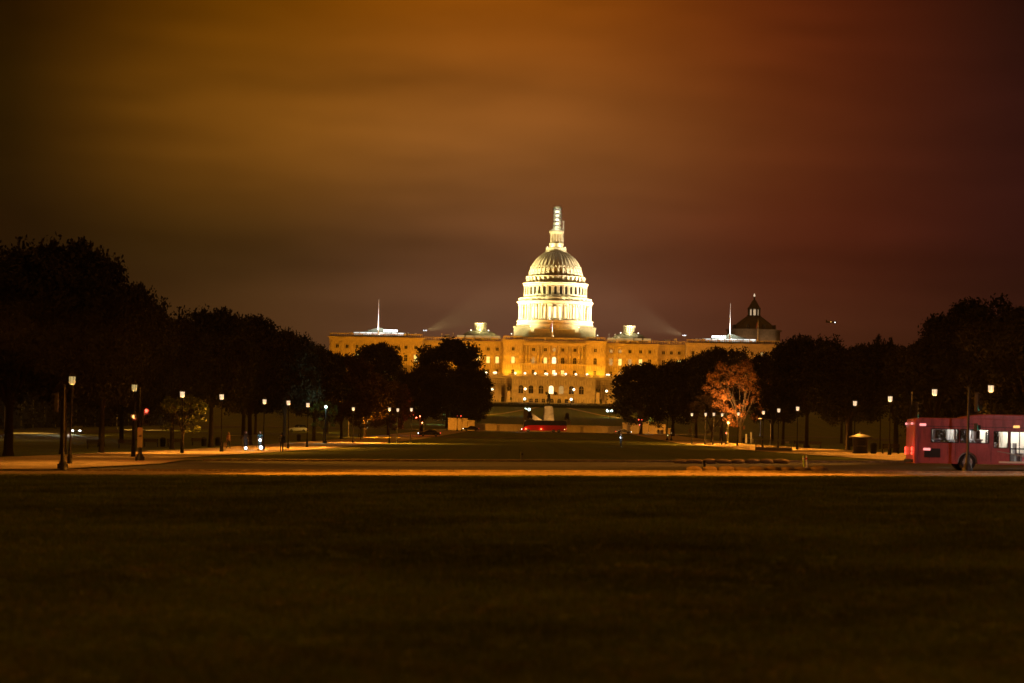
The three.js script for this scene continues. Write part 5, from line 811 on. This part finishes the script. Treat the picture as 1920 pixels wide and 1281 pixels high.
// ---------- rows of sandbags, marker posts ----------
mat('sack', [0.5, 0.44, 0.36], 0.95, { bumpMap: m2(fineBump, 0.25), bumpScale: 0.02, map: m2(gravelMap, 1.3) });
{
  const bagGeo = [0, 1, 2].map((v) => { const g = new THREE.SphereGeometry(0.5, 14, 10), p = g.attributes.position; for (let i = 0; i < p.count; i++) { let x = p.getX(i), y = p.getY(i), z = p.getZ(i); const n = 1 + 0.18 * (vnoise(x * 4 + v * 9 + 20, z * 4 + y * 3 + 20, 64) - 0.5); const q = (t) => Math.sign(t) * Math.pow(Math.abs(t) * 2, 0.88) / 2; p.setXYZ(i, q(x) * 1.05 * n, Math.max(-0.12, q(y) * 0.36 * n), q(z) * 0.58 * n); } g.computeVertexNormals(); return metreUV(g.toNonIndexed()); });
  const row = (x0, x1, y, label, n2) => { const a = meet(x0, y), b = meet(x1, y), n = Math.round(b.distanceTo(a) / 0.86); seed = x0; for (let k = 0; k < n; k++) { const t = (k + 0.5) / n, p = a.clone().lerp(b, t), o = mesh('sandbag', bagGeo[k % 3], M.sack); o.position.set(p.x, ground(p.x, -p.z) + 0.1, p.z + rr(-0.08, 0.08)); o.rotation.set(rr(-0.06, 0.06), rr(-0.22, 0.22), rr(-0.08, 0.08)); o.scale.set(rr(0.8, 1.15), rr(0.7, 1.15), rr(0.9, 1.2)); tag(o, `${label}, ${ORD[Math.min(19, k)]}${k > 19 ? ' or later' : ''} from the left`, 'sandbag', label); } };
  row(1287, 1547, 884.5, 'pale sandbag in the near row on the street'); row(1262, 1478, 869, 'pale sandbag in the far row on the street');
  for (const [px, label, m] of [[1505.5, 'slim yellow green marker post leaning by the sandbags', 'markerYellow'], [1511.5, 'slim white and red marker post leaning by the sandbags', 'markerWhite']]) { const p = meet(px + 2, 881), o = thing('marker_post', label, 'marker', p); o.rotation.z = 0.07; if (!M[m]) mat(m, m === 'markerYellow' ? [0.5, 0.75, 0.1] : [0.7, 0.72, 0.7], 0.5); B().cyl(0.17, 0.14, 0.08, 0, 0.04, 0, 10).mesh('foot', M.rubber, o); B().cyl(0.045, 0.04, 0.72, 0, 0.42, 0, 10).mesh('tube', M[m], o); B().cyl(0.05, 0.05, 0.1, 0, 0.62, 0, 10).mesh('band', m === 'markerYellow' ? M.whitePaint : M.coachRed, o); }
  { const p = meet(1320, 879), o = thing('bollard', 'short black bollard between the two rows of sandbags', 'bollard', p); B().lathe([[0.14, 0], [0.12, 0.06], [0.09, 0.1], [0.085, 0.38], [0.11, 0.4], [0.1, 0.46], [0, 0.48]], 12).mesh('post', M.blackIron, o); }
  { const p = meet(979, 864), o = thing('parking_meter', 'slim greenish sign post with a small panel at the far kerb', 'sign post', p); B().cyl(0.05, 0.04, 1.0, 0, 0.0, 0, 8).mesh('post', M.greySteel, o); B().round(0.2, 0.52, 0.08, 0.03, 0, 0.3, 0).mesh('panel', mat('meterGreen', [0.22, 0.26, 0.16], 0.6), o); B().cyl(0.05, 0.05, 0.02, 0, 0.42, 0.045, 10, Math.PI / 2).mesh('dial', M.blackIron, o); }
}
// ---------- fence frames, benches, bins, kiosk, banners ----------
function fenceFrame(x0, x1, y, h, label, solid) {
  const a = meet(x0, y), b = meet(x1, y), L0 = b.x - a.x, o = thing('fence_panel', label, 'fence', [a.x, a.y, (a.z + b.z) / 2]);
  for (let k = 0; k <= 2; k++) B().cyl(0.03, 0.03, h, L0 * k / 2, h / 2, 0, 6).box(0.1, 0.05, 0.6, L0 * k / 2, 0.03, 0).mesh('post', M.greySteel, o);
  for (const f of [0.12, 0.55, 1]) B().bar([0, h * f, 0], [L0, h * f, 0], 0.028).mesh('rail', M.greySteel, o);
  const w = B(); for (let k = 1; k < 24; k++) w.bar([L0 * k / 24, 0.12 * h, 0], [L0 * k / 24, h, 0], 0.006, 0.006, 3); for (let k = 1; k < 9; k++) w.bar([0, h * k / 9, 0], [L0, h * k / 9, 0], 0.006, 0.006, 3); w.mesh('mesh_wire', M.greySteel, o);
  if (solid) { B().box(L0, h * 0.28, 0.04, L0 / 2, h * 0.2, 0).mesh('skirt_board', M.greySteel, o); B().box(L0 * 0.1, 0.2, 0.03, L0 * 0.88, h * 0.8, 0.03).mesh('notice', M.whitePaint, o); }
}
fenceFrame(424, 484, 838, 1.35, 'open wire fence frame behind the people on the left path'); fenceFrame(1419, 1481, 846, 1.3, 'wire fence frame with a low board on the right path', true);
{
  const bench = (px, py, label, turn = 0) => { const p = meet(px, py), o = thing('bench', label, 'bench', p, turn, 'benches by the paths'); for (let k = 0; k < 4; k++) B().box(1.7, 0.04, 0.1, 0, 0.45, -0.2 + k * 0.13).mesh('seat_slat', M.wood, o); for (let k = 0; k < 3; k++) B().box(1.7, 0.1, 0.04, 0, 0.6 + k * 0.14, -0.28 - k * 0.03).mesh('back_slat', M.wood, o); for (const s of [-1, 1]) B().box(0.06, 0.45, 0.5, s * 0.75, 0.225, -0.03).box(0.06, 0.5, 0.05, s * 0.75, 0.68, -0.33).mesh('leg', M.blackIron, o); };
  let i = 0; for (const [x, y] of [[178, 842], [236, 841], [283, 838], [327, 838], [372, 836]]) bench(x, y, `dark slatted bench under the left trees, ${ORD[i++]} from the street`, 0.3);
  i = 0; for (const [x, y] of [[1498, 838], [1528, 841], [1670, 851]]) bench(x, y, `dark slatted bench under the right trees, ${ORD[i++]} along from the russet tree`, -0.3);
  const bin = (px, py, label) => { const p = meet(px, py), o = thing('litter_bin', label, 'bin', p, 0, 'litter bins by the paths'); B().lathe([[0.26, 0], [0.28, 0.1], [0.32, 0.85], [0.34, 0.9], [0.3, 0.92]], 14).mesh('drum', M.blackIron, o); B().lathe([[0.33, 0.93], [0.26, 1.04], [0.1, 1.1], [0, 1.11]], 14).mesh('lid', M.blackIron, o); for (let k = 0; k < 14; k++) { const a = k / 14 * 6.283; B().bar([0.29 * Math.cos(a), 0.08, 0.29 * Math.sin(a)], [0.335 * Math.cos(a), 0.86, 0.335 * Math.sin(a)], 0.012, 0.012, 4).mesh('slat', M.blackIron, o); } };
  i = 0; for (const [x, y] of [[305, 838], [382, 837], [408, 836], [560, 827]]) bin(x, y, `black litter bin under the left trees, ${ORD[i++]} from the street`);
  i = 0; for (const [x, y] of [[1403, 832], [1412, 833], [1395, 831], [1638, 851]]) bin(x, y, `black litter bin by the right path, ${['second', 'third', 'first', 'last'][i++]} from the orange globe lamp`);
  { const p = meet(1613, 850), o = thing('kiosk', 'small dark round kiosk with a lit roof edge under the right trees', 'kiosk', p); B().cyl(0.75, 0.75, 1.5, 0, 0.75, 0, 12).mesh('wall', M.signalBody, o); B().lathe([[1.15, 1.5], [1.2, 1.6], [0.7, 1.82], [0.15, 1.95], [0.06, 2.2], [0, 2.25]], 16).mesh('roof', mat('kioskRoof', [0.05, 0.035, 0.02], 0.6), o); B().box(0.7, 0.5, 0.05, 0, 1.0, 0.75).mesh('hatch', M.busBlack, o); B().box(0.9, 0.06, 0.3, 0, 0.72, 0.85).mesh('counter', M.greySteel, o); }
  for (const [px, py, h, label] of [[1399, 832, 1.75, 'tall pale banner post by the right path, left of a pair'], [1408, 832, 2.1, 'tall pale banner post by the right path, right of a pair']]) { const p = meet(px, py), o = thing('banner_post', label, 'sign', p, 0, 'pale posts by the right path'); B().box(0.34, h, 0.08, 0, h / 2 + 0.1, 0).mesh('panel', M.whitePaint, o); B().box(0.5, 0.1, 0.4, 0, 0.05, 0).mesh('foot', M.greySteel, o); }
  { const p = stand(1294, 690), o = thing('notice_board', 'small tan notice board at the far end of the right path', 'sign', p); B().box(0.9, 1.2, 0.08, 0, 1.5, 0).mesh('panel', M.signTan, o); B().cyl(0.05, 0.05, 1.6, -0.35, 0.8, -0.06, 6).cyl(0.05, 0.05, 1.6, 0.35, 0.8, -0.06, 6).mesh('leg', M.blackIron, o); }
}

globeLamp(611, 763, 333, 'small white globe lamp half hidden in the bright green tree by the left path', true, false, undefined, 20, 0.2);
{ const p = stand(1216, 750), f = thing('ground_spotlight', 'ground spotlight lighting the small yellow green tree by the right stone wall', 'floodlight', p); B().box(0.4, 0.3, 0.3, 0, 0.15, 0).mesh('lamp_housing', M.blackIron, f); B().box(0.3, 0.2, 0.04, 0, 0.22, -0.17).mesh('lamp_lens', M.floodGlow, f); spot(f, [1, 0.85, 0.3], 900, [0, 0.5, -0.3], [0, 6, -10], 0.6, 0.9); }

// ---------- damp night air that catches the floodlights' beams ----------
scene.fog = new THREE.FogExp2(0xfff4e8, 0.00007);
renderer.render(scene, camera);
